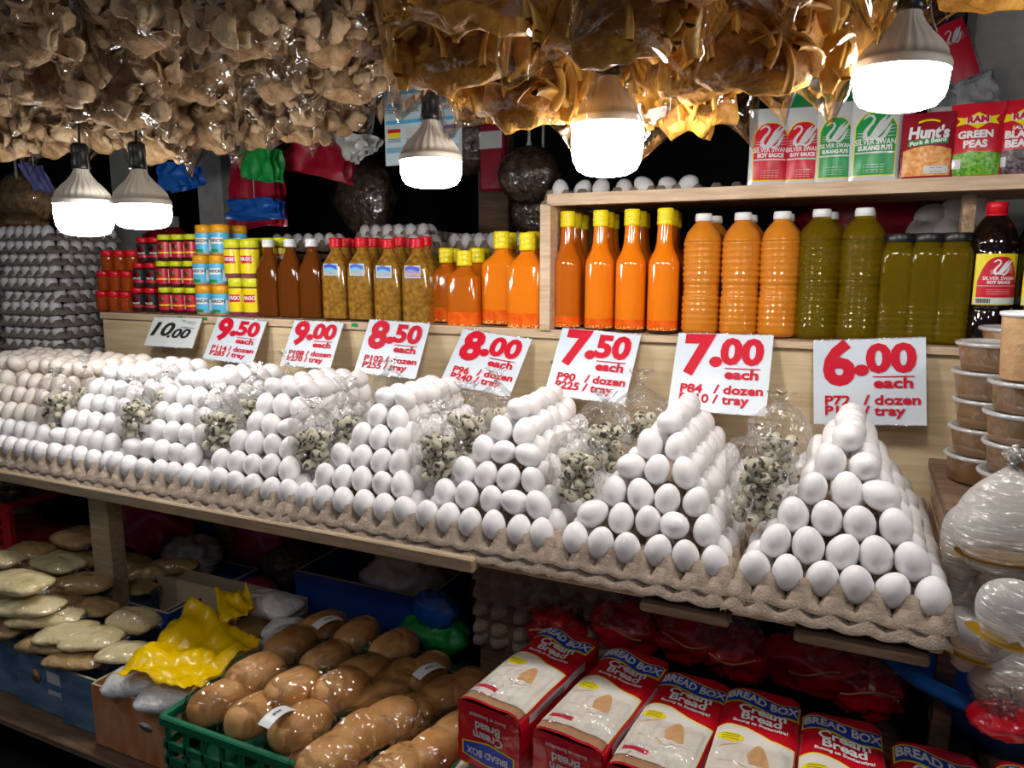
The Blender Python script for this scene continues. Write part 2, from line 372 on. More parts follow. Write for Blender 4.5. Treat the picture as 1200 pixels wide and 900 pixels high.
# ---------------------------------------------------------------- egg trays
PX, PY = .0517, .0517
def tray_mesh(nx=6, ny=6):
    mb = MB(); R = 6; W = nx*PX; D = ny*PY; ox, oy = -W/2, 0
    def h(x, y):
        gx = min(max(round((x-ox)/PX), 0), nx); gy = min(max(round((y-oy)/PY), 0), ny)
        cx = ox+gx*PX; cy = oy+gy*PY
        if gy == 0: cy += .0200
        if gy == ny: cy -= .011
        if gx == 0: cx += .009
        if gx == nx: cx -= .009
        r = max(abs(x-cx), abs(y-cy))*.5 + math.hypot(x-cx, y-cy)*.5
        t = max(0, min(1, ((.0262 if gy == 0 else .0225)-r)/(.0150 if gy == 0 else .0125)))
        z = .036*t*t*(3-2*t)
        return z + .0008*nz((x, y, 0), 60) + (.0006*nz((x, y, 3), 160))
    NX, NY = nx*R+4, ny*R+4
    xs = [ox-.011, ox-.009] + [ox+W*i/(nx*R) for i in range(nx*R+1)] + [ox+W+.009, ox+W+.011]
    ys = [oy-.012, oy-.0105] + [oy+D*i/(ny*R) for i in range(ny*R+1)] + [oy+D+.009, oy+D+.011]
    vs = []
    for j, y in enumerate(ys):
        for i, x in enumerate(xs):
            e = min(i, j, len(xs)-1-i, len(ys)-1-j)
            z = h(x, y) if e > 1 else (.001 if e == 1 else -.004 - .006*abs(math.sin(PI*(x-ox)/PX))*(1 if j in (0, len(ys)-1) else 0) - .006*abs(math.sin(PI*(y-oy)/PY))*(1 if i in (0, len(xs)-1) else 0))
            vs.append((x, y, z))
    W_ = len(xs)
    # hanging lip
    fs = [(j*W_+i, j*W_+i+1, (j+1)*W_+i+1, (j+1)*W_+i) for j in range(len(ys)-1) for i in range(W_-1)]
    return mb.add(vs, fs, 0, True)
tm = tray_mesh()
TX = [0.0, -.320, -.637, -.945, -1.25, -1.55, -1.84, -2.13, -2.43]
SIGN = ['six', 'seven', 'seven fifty', 'eight', 'eight fifty', 'nine', 'nine fifty', 'ten', 'far end']
ROWW = ['bottom', 'second', 'third', 'fourth', 'fifth', 'sixth', 'top']
ORD = ['rightmost','second from right','third from right','fourth from right','fifth from right','sixth from right','seventh from right','eighth from right','leftmost']
tr0 = None
TZ = .967
for i, x in enumerate(TX):
    for j, yy in enumerate((1.205, 1.505)):
        for k in (0, 1):
            lab = f"{'upper' if k == 0 else 'lower'} brown pulp egg tray under the {'front' if j == 0 else 'rear'} of the {ORD[i]} pile"
            dx, dy, rz = (0,0,0) if k == 0 else (random.uniform(-.012,.0), -.006+random.uniform(-.006,.002), random.uniform(-.02,.02))
            if tr0 is None: tr0 = tm.build('egg_tray', 'pulp'); o = tr0
            else: o = tr0.copy(); COL.objects.link(o)
            if j == 0 or k == 0: pass
            o.location = (x+dx, yy+dy + (.012 if j else 0), TZ-.018*k); o.rotation_euler = (0,0,rz); o.scale = (.97 if i > 3 else 1.0, .97, 1)
            tag(o, lab, 'egg tray', 'egg trays under the piles')
# ---------------------------------------------------------------- eggs
def egg_mb(r=.0245, hh=.0305, seg=16, ring=11): return MB().ell((0,0,0), (r,r,hh), seg, ring, egg=.10)
egg_o = egg_mb().build('egg', 'egg'); EGG = egg_o.data; COL.objects.unlink(egg_o); bpy.data.objects.remove(egg_o)
eggc_o = egg_mb().build('egg', 'egg_cream'); EGGC = eggc_o.data; COL.objects.unlink(eggc_o); bpy.data.objects.remove(eggc_o)
eggs = []   # (pos, rot, scale, pile, layer, visible)
rr = random.Random(3)
for i, xc in enumerate(TX):
    NYb = 10
    full = i >= 7
    nl = 6
    for k in range(nl):
        ins = .6*k if i == 0 else .66*k
        wn = 6-k if not full else 6 - (k > 3)
        if i in (5,6): wn = 6 - (k+1)//2
        if i == 4: wn = max(3, 6 - k)
        if i == 3: wn = max(2, 6 - k)
        if wn < 1: wn = 1
        yn = NYb - k
        y0 = 1.205+.026+PY*ins*1.0
        for b in range(yn):
            y = y0 + b*PY*.98
            if y > 1.745 - k*.024: continue
            for a in range(wn):
                edge = a in (0, wn-1) or b == 0 or k == nl-1
                if not edge and not (full and b < 2): continue
                if k >= 1 and b > 0 and a == 0 and wn > 2 and i > 0 and b > 7: continue
                x = xc + (a-(wn-1)/2)*PX*.985
                z = TZ+.036 + k*(.0405 if i == 0 else .0395)
                j = .003
                p = Vector((x+rr.uniform(-j,j), y+rr.uniform(-j,j), z+rr.uniform(-.002,.002)))
                side = (a/(wn-1)-.5 if wn > 1 else 0)
                rot = (rr.uniform(-.18,.18)+(.22 if b == 0 else 0), rr.uniform(-.2,.2)+side*.25, rr.uniform(0,6.28))
                if rr.random() < .12 and k: rot = (rot[0]+rr.uniform(.6,1.2), rot[1], rot[2])
                if k == nl-1: rot = (1.1+rr.uniform(-.3,.3), rr.uniform(-.3,.3), rr.uniform(-.6,.6))
                vis = b == 0 or (a == wn-1 and (i > 0 or k < 9)) or (i == 0 and a == 0) or k == nl-1
                eggs.append((p, rot, rr.uniform(.95,1.03)*(1.0 if i else 1.04), i, k, b, vis, a))
vis = sorted([e for e in eggs if e[6]], key=lambda e: (e[0]-EYE).length)
single = vis[:296]; ids = {id(e) for e in single}; rest = [e for e in eggs if id(e) not in ids]
seen = set()
for (p, rot, s, i, k, b, v, a) in single:
    e_left = p.x < TX[i]
    o = link('egg', EGG, None, p); o.rotation_euler = rot; o.scale = (s,)*3
    wh = ('front face' if b == 0 else ('left flank' if (i == 0 and e_left) else 'right flank')) if k < 5 else 'crest'
    nth = ['first','second','third','fourth','fifth','sixth','seventh','eighth','ninth','tenth','eleventh']
    if b == 0: lab = f"white egg, {ROWW[k]} row on front face of the '{SIGN[i]}' pile, {nth[a]} from left"
    else: lab = f"white egg, {ROWW[k]} row on {wh} of the '{SIGN[i]}' pile, {nth[b]} from front"
    if lab in seen: lab = lab.replace('white egg,', 'white egg beside the ridge,')
    seen.add(lab)
    tag(o, lab, 'egg', f"eggs of the {SIGN[i]} pile")
from mathutils import Euler
def join_eggs(lst, name, m, label, seg=12, ring=8):
    mb = MB()
    for p, rot, s, cr in lst:
        mb.ell((0,0,0), (.0245,.0245,.0305), seg, ring, egg=.10, mi=cr, mx=Matrix.Translation(p) @ Euler(rot).to_matrix().to_4x4() @ Matrix.Scale(s,4))
    return tag(mb.build(name, m), label, 'eggs', kind='stuff')
restl = [(e[0], e[1], e[2], 1 if e[3] >= 7 and e[4] >= 2 else 0) for e in rest]
# tall stacks of trays at the far left
NW = 'first second third fourth fifth sixth seventh eighth ninth tenth eleventh twelfth thirteenth fourteenth fifteenth sixteenth seventeenth eighteenth nineteenth twentieth twenty-first twenty-second'.split()
stk = [(-2.93, 1.83, .05), (-3.32, 1.72, -.05)]
ts0 = None
for si, (sx, sy, rz) in enumerate(stk):
    z = .62
    for k in range(22 if si == 0 else 20):
        z = .62 + k*.0465
        if ts0 is None: ts0 = link('egg_tray', tr0.data.copy(), None); ts0.data.materials[0] = M['pulp_dark']; o = ts0
        else: o = ts0.copy(); COL.objects.link(o)
        jx, jy, jr = rr.uniform(-.008,.008), rr.uniform(-.01,.01), rz+rr.uniform(-.04,.04)
        o.location = (sx+jx, sy+jy, z); o.rotation_euler = (0,0,jr); o.scale = (1,1,.62)
        tag(o, f"grey egg tray full of eggs, {NW[(21 if si == 0 else 19)-k]} from top in the {'right' if si == 0 else 'left'} tall stack", 'egg tray', f"trays in tall left stack {'by the red-lidded jars' if si == 0 else 'at the frame edge'}")
        if k > 6:
            for a in range(6):
                q = Matrix.Rotation(jr,3,'Z') @ Vector(((a-2.5)*PX, .022, .026)); restl.append((Vector(o.location)+q, (rr.uniform(-.2,.2),0,0), .93, 0))
            for b in range(1,6):
                q = Matrix.Rotation(jr,3,'Z') @ Vector((2.5*PX+.004, .026+b*PX, .026)); restl.append((Vector(o.location)+q, (0,0,0), .93, 0))
join_eggs(restl, 'white_eggs', ['egg','egg_cream'], 'remaining white and cream eggs in the farther piles and in the tall left tray stacks')
# dark cabinet carrying the tall stacks
tag(MB().box((-3.1,1.9,.3), (.8,.45,.6)).build('low_cabinet', 'dark'), 'dark low cabinet under the tall stacks of egg trays', 'cabinet')
# trays behind the shelf with eggs showing
bt = [((-1.98,2.30,1.560), 0, 6,'lower left tray on the ledge behind the red-capped bottles'), ((-1.60,2.36,1.590), .03, 6,'raised tray right of it behind the red-capped bottles'),
      ((-1.50,2.22,1.545), 0, 6,'low tray behind the yellow-capped bottles'), ((-1.20,2.34,1.55), 0, 6,'low tray left of the wooden side post'), ((-1.15,2.80,1.58), 0, 6,'farthest tray near the dark hanging bags')]
for loc, rz, n, d in bt:
    o = tr0.copy(); COL.objects.link(o); o.location = loc; o.rotation_euler = (0,0,rz); o.scale = (1,1,1); tag(o, 'pulp egg tray, '+d, 'egg tray', 'egg trays behind the shelf')
    for b in range(2):
        for a in range(n):
            e = link('egg', EGG, None, Vector(loc)+Vector(((a-2.5)*PX, .026+b*PX, .033))); e.rotation_euler = (.3,rr.uniform(-.2,.2),0)
            tag(e, f"egg, {['front','second'][b]} row, {['first','second','third','fourth','fifth','sixth'][a]} from left, "+d.replace('raised tray right of it behind the red-capped bottles','raised tray'), 'egg', 'eggs in the '+d)
tag(MB().bbox((-1.45,2.55,1.53), (1.6,.75,.02)).build('rear_ledge', 'woodd'), 'dark wooden ledge behind the bottles carrying egg trays', 'shelf')
tag(MB().bbox((-1.45,2.90,.76), (1.5,.04,1.50)).build('ledge_panel', 'dark'), 'dark panel under the rear ledge', 'panel')
o = tr0.copy(); COL.objects.link(o); o.location = (-.68,2.02,1.676); tag(o, 'pulp egg tray on the upper shelf behind its left end', 'egg tray')
o2 = tr0.copy(); COL.objects.link(o2); o2.location = (-.36,2.02,1.676); tag(o2, 'pulp egg tray on the upper shelf left of the white pouches', 'egg tray')
for i in range(7):
    e = link('egg', EGG, None, (-.80+i*.061, 2.045+.02*(i%2), 1.713)); e.rotation_euler = (.3+.4*(i%2),.2*i,i)
    tag(e, f"white egg peeking over the upper shelf, {['first','second','third','fourth','fifth','sixth','seventh'][i]} from its left end", 'egg', 'eggs over the left end of the upper shelf')
# magenta eggs bagged at far left
for bi, (bx, by, bz_) in enumerate(((-2.62,1.50,1.06),(-2.70,1.34,1.04))):
    t = thing('bag_of_dyed_eggs', ['clear tied bag of magenta dyed eggs at the far left, rear one','clear tied bag of magenta dyed eggs at the far left, front one'][bi], 'bag of eggs', (bx,by,bz_), group='bags of dyed eggs')
    for (x, y, z) in ((-.05,0,0),(0,0,.0),(.05,0,0),(-.025,0,.045),(.028,.0,.045),(-.05,.05,.02),(.0,.05,.045),(.05,.05,.03),(-.03,.02,.09),(.02,.02,.09)):
        e = egg_mb(.0232,.029,12,9).build('dyed_egg', 'egg_pink', t, (x,y,z+.02)); e.rotation_euler = (rr.uniform(0,2),rr.uniform(0,2),0)
    def nk(u, v):
        a = u*2*PI; r = .008+.014*abs(v-.4)*(1+.5*math.sin(a*3)); return (r*math.cos(a), r*math.sin(a)-.04, .08+.08*v)
    MB().surf(nk, 12, 5, closeu=True).build('tied_neck', 'film_tied', t)
# ---------------------------------------------------------------- quail egg bags
qe = MB().ell((0,0,0), (.0125,.0125,.016), 10, 7, egg=.1).build('quail_egg', 'quail'); QE = qe.data; COL.objects.unlink(qe); bpy.data.objects.remove(qe)
def quail_bag(px, py, Y, n, h, label, seed):
    p = at(px, py, Y=Y); R_ = random.Random(seed)
    t = thing('quail_egg_bag', label, 'bag of eggs', p, (0,0,R_.uniform(-.5,.5)), 'bags of speckled quail eggs between the piles')
    w_, d_ = .050, .034
    for k in range(n):
        lay = k // 5; a = R_.uniform(0, 2*PI); r = R_.uniform(.5, .8) if k % 5 else .1
        a = 2*PI*(k % 5)/4 + lay*.7 + R_.uniform(-.2,.2)
        z = -h/2+.018 + lay*.0225 + R_.uniform(-.004,.004)
        e = link('quail_egg', QE, t, (r*w_*math.cos(a)*.85, r*d_*math.sin(a), z)); e.rotation_euler = (R_.uniform(0,3),R_.uniform(0,3),0)
    top = -h/2+.02+(n//5)*.0225+.01
    def bag(u, v):
        a = u*2*PI; z = -h/2 + v*(h+.05)
        tt = (z+h/2)/(top+h/2)
        if tt < 1: k = (.25+.85*min(1, tt*4)**.5) if tt < .25 else 1.10
        else: k = max(.10, 1.1-(tt-1)*2.3)
        if v > .86: k = .10 + (v-.86)*3
        f = 1 + .10*nz((math.cos(a),math.sin(a),v*4), 2.2, seed) + .12*math.sin(a*7+seed)*(1-k*.8)
        return (w_*1.08*k*f*math.cos(a), d_*1.2*k*f*math.sin(a), z)
    MB().surf(bag, 28, 18, closeu=True).build('film', 'film_fine', t)
    MB().tube([(0,0,top+(h/2+.05-top)*.55),(0,0,top+(h/2+.05-top)*.62)], .0065, 8).build('knot', 'film_tied', t)
QB = [ # px, py, Y, eggs, height, where
 (890,573,1.33,25,.13,'right of the seven pile, the front one'), (912,530,1.44,20,.13,'right of the seven pile, behind and leaning right'),
 (676,556,1.32,20,.11,'between the seven fifty and seven piles, the front one'), (708,520,1.42,20,.12,'between the seven fifty and seven piles, the middle one'), (750,492,1.56,15,.12,'right of the seven fifty pile at the rear'),
 (512,532,1.31,20,.12,'between the eight and seven fifty piles, the front one'), (547,507,1.38,20,.12,'between the eight and seven fifty piles, the middle one'), (582,487,1.50,15,.12,'right of the eight pile at the rear'),
 (368,522,1.31,20,.12,'between the eight fifty and eight piles, the front one'), (406,497,1.38,15,.12,'between the eight fifty and eight piles, the middle one'), (458,470,1.52,15,.11,'between the eight fifty and eight piles at the rear'),
 (258,503,1.30,20,.12,'between the nine and eight fifty piles, the front one'), (300,475,1.40,15,.12,'between the nine and eight fifty piles, the middle one'), (338,457,1.52,10,.11,'between the nine and eight fifty piles at the rear'),
 (160,490,1.29,20,.11,'between the nine fifty and nine piles, the front one'), (197,470,1.37,15,.10,'between the nine fifty and nine piles, the middle one'),
 (68,478,1.30,20,.12,'at the left end, the nearer one'), (102,458,1.38,10,.10,'at the left end, the farther one')]
for i, (px, py, Y, n, h, d) in enumerate(QB): quail_bag(px, py, Y, n, h, 'bag of quail eggs '+d, i+11)
# ---------------------------------------------------------------- price signs
def sign(tl, tr, br, bl, price, dz, ty, label):
    A = at(*tl, Y=1.772); B = at(*tr, Y=1.772)
    Dd = at(*bl, X=A.x-.002); 
    if not (1.5 < Dd.y < 1.77): Dd = at(*bl, Y=1.74)
    Cc = at(*br, Y=Dd.y)
    W = (B-A).length; X = (B-A).normalized(); H = ((Dd-A)+(Cc-B))/2; Hh = H.length
    Z = -H.normalized(); Z = (Z - X*Z.dot(X)).normalized(); Yv = Z.cross(X)
    mx = Matrix.Translation((A+B+Cc+Dd)/4) @ Matrix((X, Yv, Z)).transposed().to_4x4()
    t = thing('price_sign', label, 'sign', group='price signs'); t.matrix_world = mx
    def warp(x, z): return .0025*nz((x*8, z*8, 0), 1.3, len(price)+W*50)
    MB().surf(lambda u, v: ((u-.5)*W, warp((u-.5)*W, (v-.5)*Hh), (v-.5)*Hh), 8, 8).box((0,.006,0),(W*.96,.004,Hh*.96),1).build('card', ['sign' if price != '10.00' else 'sign_w', 'card_in'], t)
    f = lambda p: (p[0], p[1]+warp(p[0], p[2]), p[2]); e = -.0022
    def X_(u): return (u-.5)*W
    def Z_(v): return (.5-v)*Hh
    if price != '10.00':
        big, small = price.split('.')
        m = MB(); m.text(big, Hh*.68, X_(.235), Z_(.305), e, 0, .045, sx=.86*W/Hh, fn=f)
        m.text('.', Hh*.58, X_(.44), Z_(.22), e, 0, .055, sx=W/Hh, fn=f)
        m.text(small, Hh*.44, X_(.70), Z_(.245), e, 0, .045, sx=.98*W/Hh, fn=f); m.build('price_lettering', 'inkred', t)
        m = MB(); m.surf(lambda u, v: f((X_(.54+u*.36), e, Z_(.435+v*.012))), 8, 1); m.build('underline', 'inkred', t)
        m = MB(); m.text('each', Hh*.165, X_(.72), Z_(.52), e, 0, .035, sx=1.15*W/Hh, fn=f)
        m.text(dz, Hh*.15, X_(.10), Z_(.72), e, 0, .03, sx=1.05*W/Hh, align='LEFT', fn=f); m.text('/ dozen', Hh*.15, X_(.46), Z_(.715), e, 0, .03, sx=1.1*W/Hh, align='LEFT', fn=f)
        m.text(ty, Hh*.15, X_(.10), Z_(.84), e, 0, .03, sx=1.05*W/Hh, align='LEFT', fn=f); m.text('/ tray', Hh*.15, X_(.46), Z_(.84), e, 0, .03, sx=1.1*W/Hh, align='LEFT', fn=f)
        m.build('small_lettering', 'inkred', t)
    else:
        m = MB(); m.text('10', Hh*.62, X_(.22), Z_(.44), e, 0, .03, sx=.8*W/Hh, shear=.25, fn=f); m.text('.00', Hh*.42, X_(.62), Z_(.55), e, 0, .03, sx=.85*W/Hh, shear=.25, fn=f); m.build('price_lettering', 'ink', t)
        m = MB()
        for (x0, z0, x1, z1) in ((.6,.08,.68,.16),(.66,.10,.72,.15),(.74,.14,.92,.17),(.74,.2,.9,.23),(.64,.33,.92,.36),(.7,.38,.86,.4)):
            m.tube([(X_(x0),e,Z_(z0)),(X_((x0+x1)/2),e,Z_((z0+z1)/2-.02)),(X_(x1),e,Z_(z1))], .0009, 4)
        m.build('scribble', 'ink', t)
    for zc in (.5, -.5): MB().box((0,-.0012,Hh*zc), (W,.0008,.004)).build('tape_edge', 'film_fine', t)
SG = [((954,399),(1086,395),(1087,498),(951,498),'6.00','P72','P180'), ((797,390),(909,393),(893,486),(782,482),'7.00','P84','P210'),
 ((658,384),(750,392),(734,475),(638,462),'7.50','P90','P225'), ((541,385),(621,397),(600,465),(517,450),'8.00','P96','P240'),
 ((433,374),(504,379),(487,445),(415,436),'8.50','P102','P255'), ((345,375),(403,378),(386,437),(328,424),'9.00','P108','P270'),
 ((256,371),(313,376),(294,430),(238,418),'9.50','P114','P285'), ((181,371),(237,373),(226,412),(168,402),'10.00','','')]
for s_, nm in zip(SG, SIGN): sign(*s_, f"price card marked {nm}, {'red print' if nm != 'ten' else 'black handwriting'}, leaning on the plywood board")
# ---------------------------------------------------------------- lamps
def lamp(P, D, label, tilt=0, cord=.45, shape=1.0):
    t = thing('hanging_bulb', label, 'lamp', P, (0, tilt, 0), 'hanging bulbs over the stall'); r = D/2
    # P = centre of the joint between shell and diffuser
    hd = r*shape; pr = [(r*.97,0),(r*1.0,-hd*.12),(r*.99,-hd*.5),(r*.94,-hd*.72),(r*.82,-hd*.90),(r*.6,-hd*.99),(r*.3,-hd*1.03),(.001,-hd*1.04)]
    MB().loft(pr, 32, caps=False).build('diffuser', 'bulb', t)
    hs = r*1.25
    sp = [(r*1.02,-.002),(r*1.03,.006),(r*.99,.012),(r*.97,hs*.14),(r*.88,hs*.32),(r*.70,hs*.50),(r*.50,hs*.66),(r*.36,hs*.80),(r*.28,hs*.92),(r*.25,hs)]
    MB().loft(sp, 96, caps=False, mod=lambda a, z: 1 + (.028*(math.cos(a*24)) if .014 < z < hs*.95 else 0)).build('shell', 'bulb_shell', t)
    MB().loft([(r*.28,hs),(r*.34,hs+.002),(r*.30,hs+.012),(r*.27,hs+.03),(r*.29,hs+.034),(r*.29,hs+.055),(r*.22,hs+.06)], 20).build('socket', 'black', t)
    MB().tube([(0,0,hs+.05),(.004,0,hs+.1),(-.003,.004,hs+.2),(0,0,hs+cord)], .003, 6).build('cord', 'black', t)
    MB().tube([(r*.25,.005,hs+.05),(r*.45,.0,hs*.9),(r*.6,-.004,hs*.62)], .0012, 5).build('wire', 'metal', t)
    return t
LAMPS = [((1057,82),.120,1.03,'large bulb at top right in front of the white pouches',.06,.8,.86), ((712,146),.122,1.25,'glowing bulb in the centre, partly behind hanging bags',0,.8,1.35),
         ((505,188),.122,1.48,'bulb hanging in front of the blue-white chart',0,.8,.85), ((98,239),.130,1.80,'leftmost bulb above the tall tray stacks',.02,.8,1.15), ((166,240),.125,1.70,'second bulb from the left, above the cream eggs',-.02,.8,.85)]
def ray_at(x, y, dpt): return EYE + (FW + RT*((x-600)/FPX) - UP*((y-450)/FPX))*dpt
for (px, D, dp, lab, ti, cd, sh_) in LAMPS: lamp(ray_at(*px, dp), D, lab, ti, cd, sh_)
lamp((.62,1.05,1.80), .125, 'added fill bulb just outside the right edge of the view', 0, .8)  # unseen bulb, added past the frame for more light on the stall
lamp((.35,-.25,2.15), .125, 'added fill bulb over the aisle behind the viewer, right', 0, .6)  # added fill behind the viewer, brightens the lower shelves
lamp((-.95,-.15,2.10), .125, 'added fill bulb over the aisle behind the viewer, left', 0, .6)  # second added fill behind the viewer, for the lower tier
lamp((-2.2,.25,2.05), .125, 'added fill bulb over the aisle far left, outside the view', 0, .7)  # added out of view to lift the lower left
# ---------------------------------------------------------------- hanging bags
def curl_meshes():
    out = []
    for k in range(5):
        R_ = random.Random(k+50); ang = R_.uniform(1.8, 3.4); r0 = R_.uniform(.018, .030); tw = R_.uniform(-.02,.02)
        def fn(u, v, ang=ang, r0=r0, tw=tw, k=k):
            a = v*ang; r = r0*(1-.25*v); wd = .022*(math.sin(PI*min(max(v,.03),.97))**.4)
            th = .0065*(math.sin(PI*min(max(v,.05),.95))**.5); c = 2*PI*u
            rr_ = r + th*math.sin(c); p = Vector((rr_*math.cos(a), wd*math.cos(c)+tw*v, rr_*math.sin(a)))
            return p*(1+.26*nz(p, 45, k)+.14*nz(p, 120, k))
        o = MB().surf(fn, 12, 16, closeu=True).build('crackling', 'curl'); out.append(o.data); COL.objects.unlink(o); bpy.data.objects.remove(o)
    return out
def strip_meshes():
    out = []
    for k in range(5):
        R_ = random.Random(k+80); ang = R_.uniform(.7, 2.2); L = R_.uniform(.075, .11); r = L/ang; tw = R_.uniform(-1.2,1.2)
        def fn(u, v, ang=ang, r=r, tw=tw, k=k):
            a = (v-.5)*ang; c = 2*PI*u; wd = .016*(math.sin(PI*min(max(v,.04),.96))**.35); th = .0045
            q = Vector((0, wd*math.cos(c), th*math.sin(c) + .003*math.cos(c)**2)); q = Matrix.Rotation(tw*(v-.5),3,'X') @ q
            p = Vector(((r+q.z)*math.sin(a), q.y, (r+q.z)*math.cos(a)-r)); return p*(1+.10*nz(p, 40, k))
        o = MB().surf(fn, 8, 12, closeu=True).build('fried_strip', 'strip'); out.append(o.data); COL.objects.unlink(o); bpy.data.objects.remove(o)
    return out
CURL, STRIP = curl_meshes(), strip_meshes()
def bag_section(t):                                   # half width, half depth at height fraction t from the bottom seam
    if t < .08: return .90+.06*t/.08, .10+.9*(t/.08)**.6*.55
    if t < .78: return .98+.04*math.sin((t-.08)*4), .60+.40*math.sin(min(1,(t-.08)/.3)*PI/2)
    s_ = (t-.78)/.22; return .98*(1-s_)**.8+.07, 1.0*(1-s_)**.8+.10
def hang_bag(P, W, H, D, kind, label, seed, n=44, rz=0, top=2.42, tilt=0):
    R_ = random.Random(seed)
    t = thing('bag_of_'+('cracklings' if kind == 'curl' else 'fried_strips'), label, 'bag of snacks', P, (tilt*.3, tilt, rz), 'hanging bags of pork cracklings' if kind == 'curl' else 'hanging bags of orange fried strips')
    dz = [R_.uniform(-.09,.06), R_.uniform(-.09,.06)]
    def fn(u, v):
        a = u*2*PI; w_, d_ = bag_section(v); c, s_ = math.cos(a), math.sin(a)
        cx = math.copysign(abs(c)**.75, c); sx = math.copysign(abs(s_)**.75, s_)
        p = Vector((cx*w_*W/2, sx*d_*D/2, v*H))
        if v < .35: p.z += (dz[0] if c > 0 else dz[1])*abs(c)**2*(1-v/.35)*.45 - .012*(abs(c)**3)*(1-v/.35) + .035*(1-abs(c))*(1-v/.35)
        q = p*6; k = .040*(abs(noise.noise(q*1.3+Vector((seed,0,0))))*2-.4) + .014*(abs(noise.noise(q*3.4+Vector((0,seed,0))))*2-.4)
        k2 = .5 if v > .05 else .2
        return (p.x*(1-k*k2*2.0), p.y*(1-k*3.2*k2), p.z + .015*noise.noise(q*1.1))
    MB().surf(fn, 56, 34, closeu=True).build('film', 'film', t)
    def core(v):
        tt = (v.z/(H*.40)+1)/2; w_, d_ = bag_section(.05+.72*tt); k = math.sqrt(max(.02, 1-(2*tt-1)**2))
        k = 1/k*min(1, (1-abs(2*tt-1))*6+.15)
        p = Vector((v.x*k*w_, v.y*k*d_, v.z)); return p*(1+.16*nz(p, 30, seed))
    MB().ell((0,0,H*.42), (W*.34,D*.28,H*.39), 26, 18, dis=core).build('heap', 'curl_core' if kind == 'curl' else 'strip_core', t)['kind'] = 'stuff'
    for k in range(n):
        v = R_.uniform(.07 if kind == 'curl' else .12, .80); w_, d_ = bag_section(v)
        a = R_.uniform(-PI*1.05, PI*.05) if k % 5 else R_.uniform(0, 2*PI)
        c, s_ = math.cos(a), math.sin(a); q = .78 if kind == 'curl' else R_.uniform(.66,.84)
        o = link('crackling' if kind == 'curl' else 'fried_strip', R_.choice(CURL if kind == 'curl' else STRIP), t, (math.copysign(abs(c)**.75,c)*w_*W/2*q, math.copysign(abs(s_)**.75,s_)*d_*D/2*q, v*H+.012))
        if kind == 'curl': o.rotation_euler = (R_.uniform(0,6.3),R_.uniform(0,6.3),R_.uniform(0,6.3)); o.scale = (R_.uniform(.75,1.2),)*3
        else: o.rotation_euler = (R_.uniform(-.4,.4),R_.uniform(-1.5,1.5),math.atan2(s_,c)+PI/2+R_.uniform(-.35,.35)); o.scale = (R_.uniform(.8,1.05),)*3
    MB().tube([(0,0,H*.99),(0,0,H*1.04)], .012, 8).build('knot', 'film_tied', t)
    MB().tube([(0,0,H*1.03),(0,0,max(H*1.06, top-P[2]))], .0018, 5).build('string', 'string', t)
    return t
LB = [ # px centre, bottom py, depth, label
 (30,84,1.36,'nearest'), (168,70,1.40,''), (290,80,1.40,''), (388,84,1.46,''),
 (-20,130,1.62,''),(75,135,1.60,''), (140,156,1.56,''), (228,128,1.66,''), (328,122,1.70,''), (400,126,1.76,''),
 (5,195,1.95,''), (68,188,2.05,''), (128,182,2.05,''), (190,196,2.00,''), (250,186,2.08,''), (305,176,2.10,''), (352,174,2.0,''), (398,162,2.05,'')]
rows = ['front row','middle row','back row']; ordn = ['first','second','third','fourth','fifth','sixth','seventh','eighth','ninth']
cnt = [0,0,0]
for k, (px, py, dp, _) in enumerate(LB):
    ri = 0 if k < 4 else (1 if k < 10 else 2); od = ordn[cnt[ri]]; cnt[ri] += 1
    P = ray_at(px, py, dp)
    hang_bag(P, (.21,.215,.20)[ri], .36, .17, 'curl', f"clear bag of tan pork cracklings, {od} from the left in the {rows[ri]}", 100+k, n=78, rz=.42+random.uniform(-.4,.4), tilt=random.uniform(-.14,.14))
RB = [(700,88,.92,.26,.40,'the nearest one, left of centre bulb'), (880,122,1.05,.26,.40,'above the dark gap left of the pouches'), (540,118,1.12,.24,.36,'leftmost, in front of the chart'),
 (606,160,1.22,.24,.36,'hanging lowest, just left of the centre bulb'), (838,128,1.13,.24,.36,'just right of the centre bulb'), (815,165,1.34,.22,.34,'rear one, low and right of the centre bulb'), (742,160,1.42,.17,.30,'rear one hidden behind the centre bulb'),
 (580,140,1.42,.22,.34,'rear one behind the leftmost pair'), (965,85,1.16,.24,.36,'touching the top right bulb'), (1008,60,1.35,.22,.34,'behind the top right bulb'), (800,20,.80,.26,.40,'at the top edge above the centre'),
 (1165,22,1.18,.26,.36,'at the top right corner'), (905,70,1.45,.24,.36,'rear one high above the white pouches'), (545,50,.95,.24,.36,'top left of the orange bags'), (935,12,.86,.22,.36,'at the top edge left of the big bulb')]
for k, (px, py, dp, W, H, lab) in enumerate(RB):
    hang_bag(ray_at(px, py, dp), W, H, .18, 'strip', 'clear bag of orange fried strips, '+lab, 300+k, n=78, rz=.2+random.uniform(-.3,.3), tilt=random.uniform(-.15,.15))
for (y, x0, x1, lab) in ((1.12,-2.9,.5,'nearest'),(1.42,-3.2,.5,'middle'),(1.75,-3.2,-.6,'farthest')):
    tag(MB().tube([(x0,y,2.43),(x1,y,2.43)], .012, 8).build('hanging_rail', 'metal'), f'{lab} rail above the view from which the snack bags hang', 'rail')
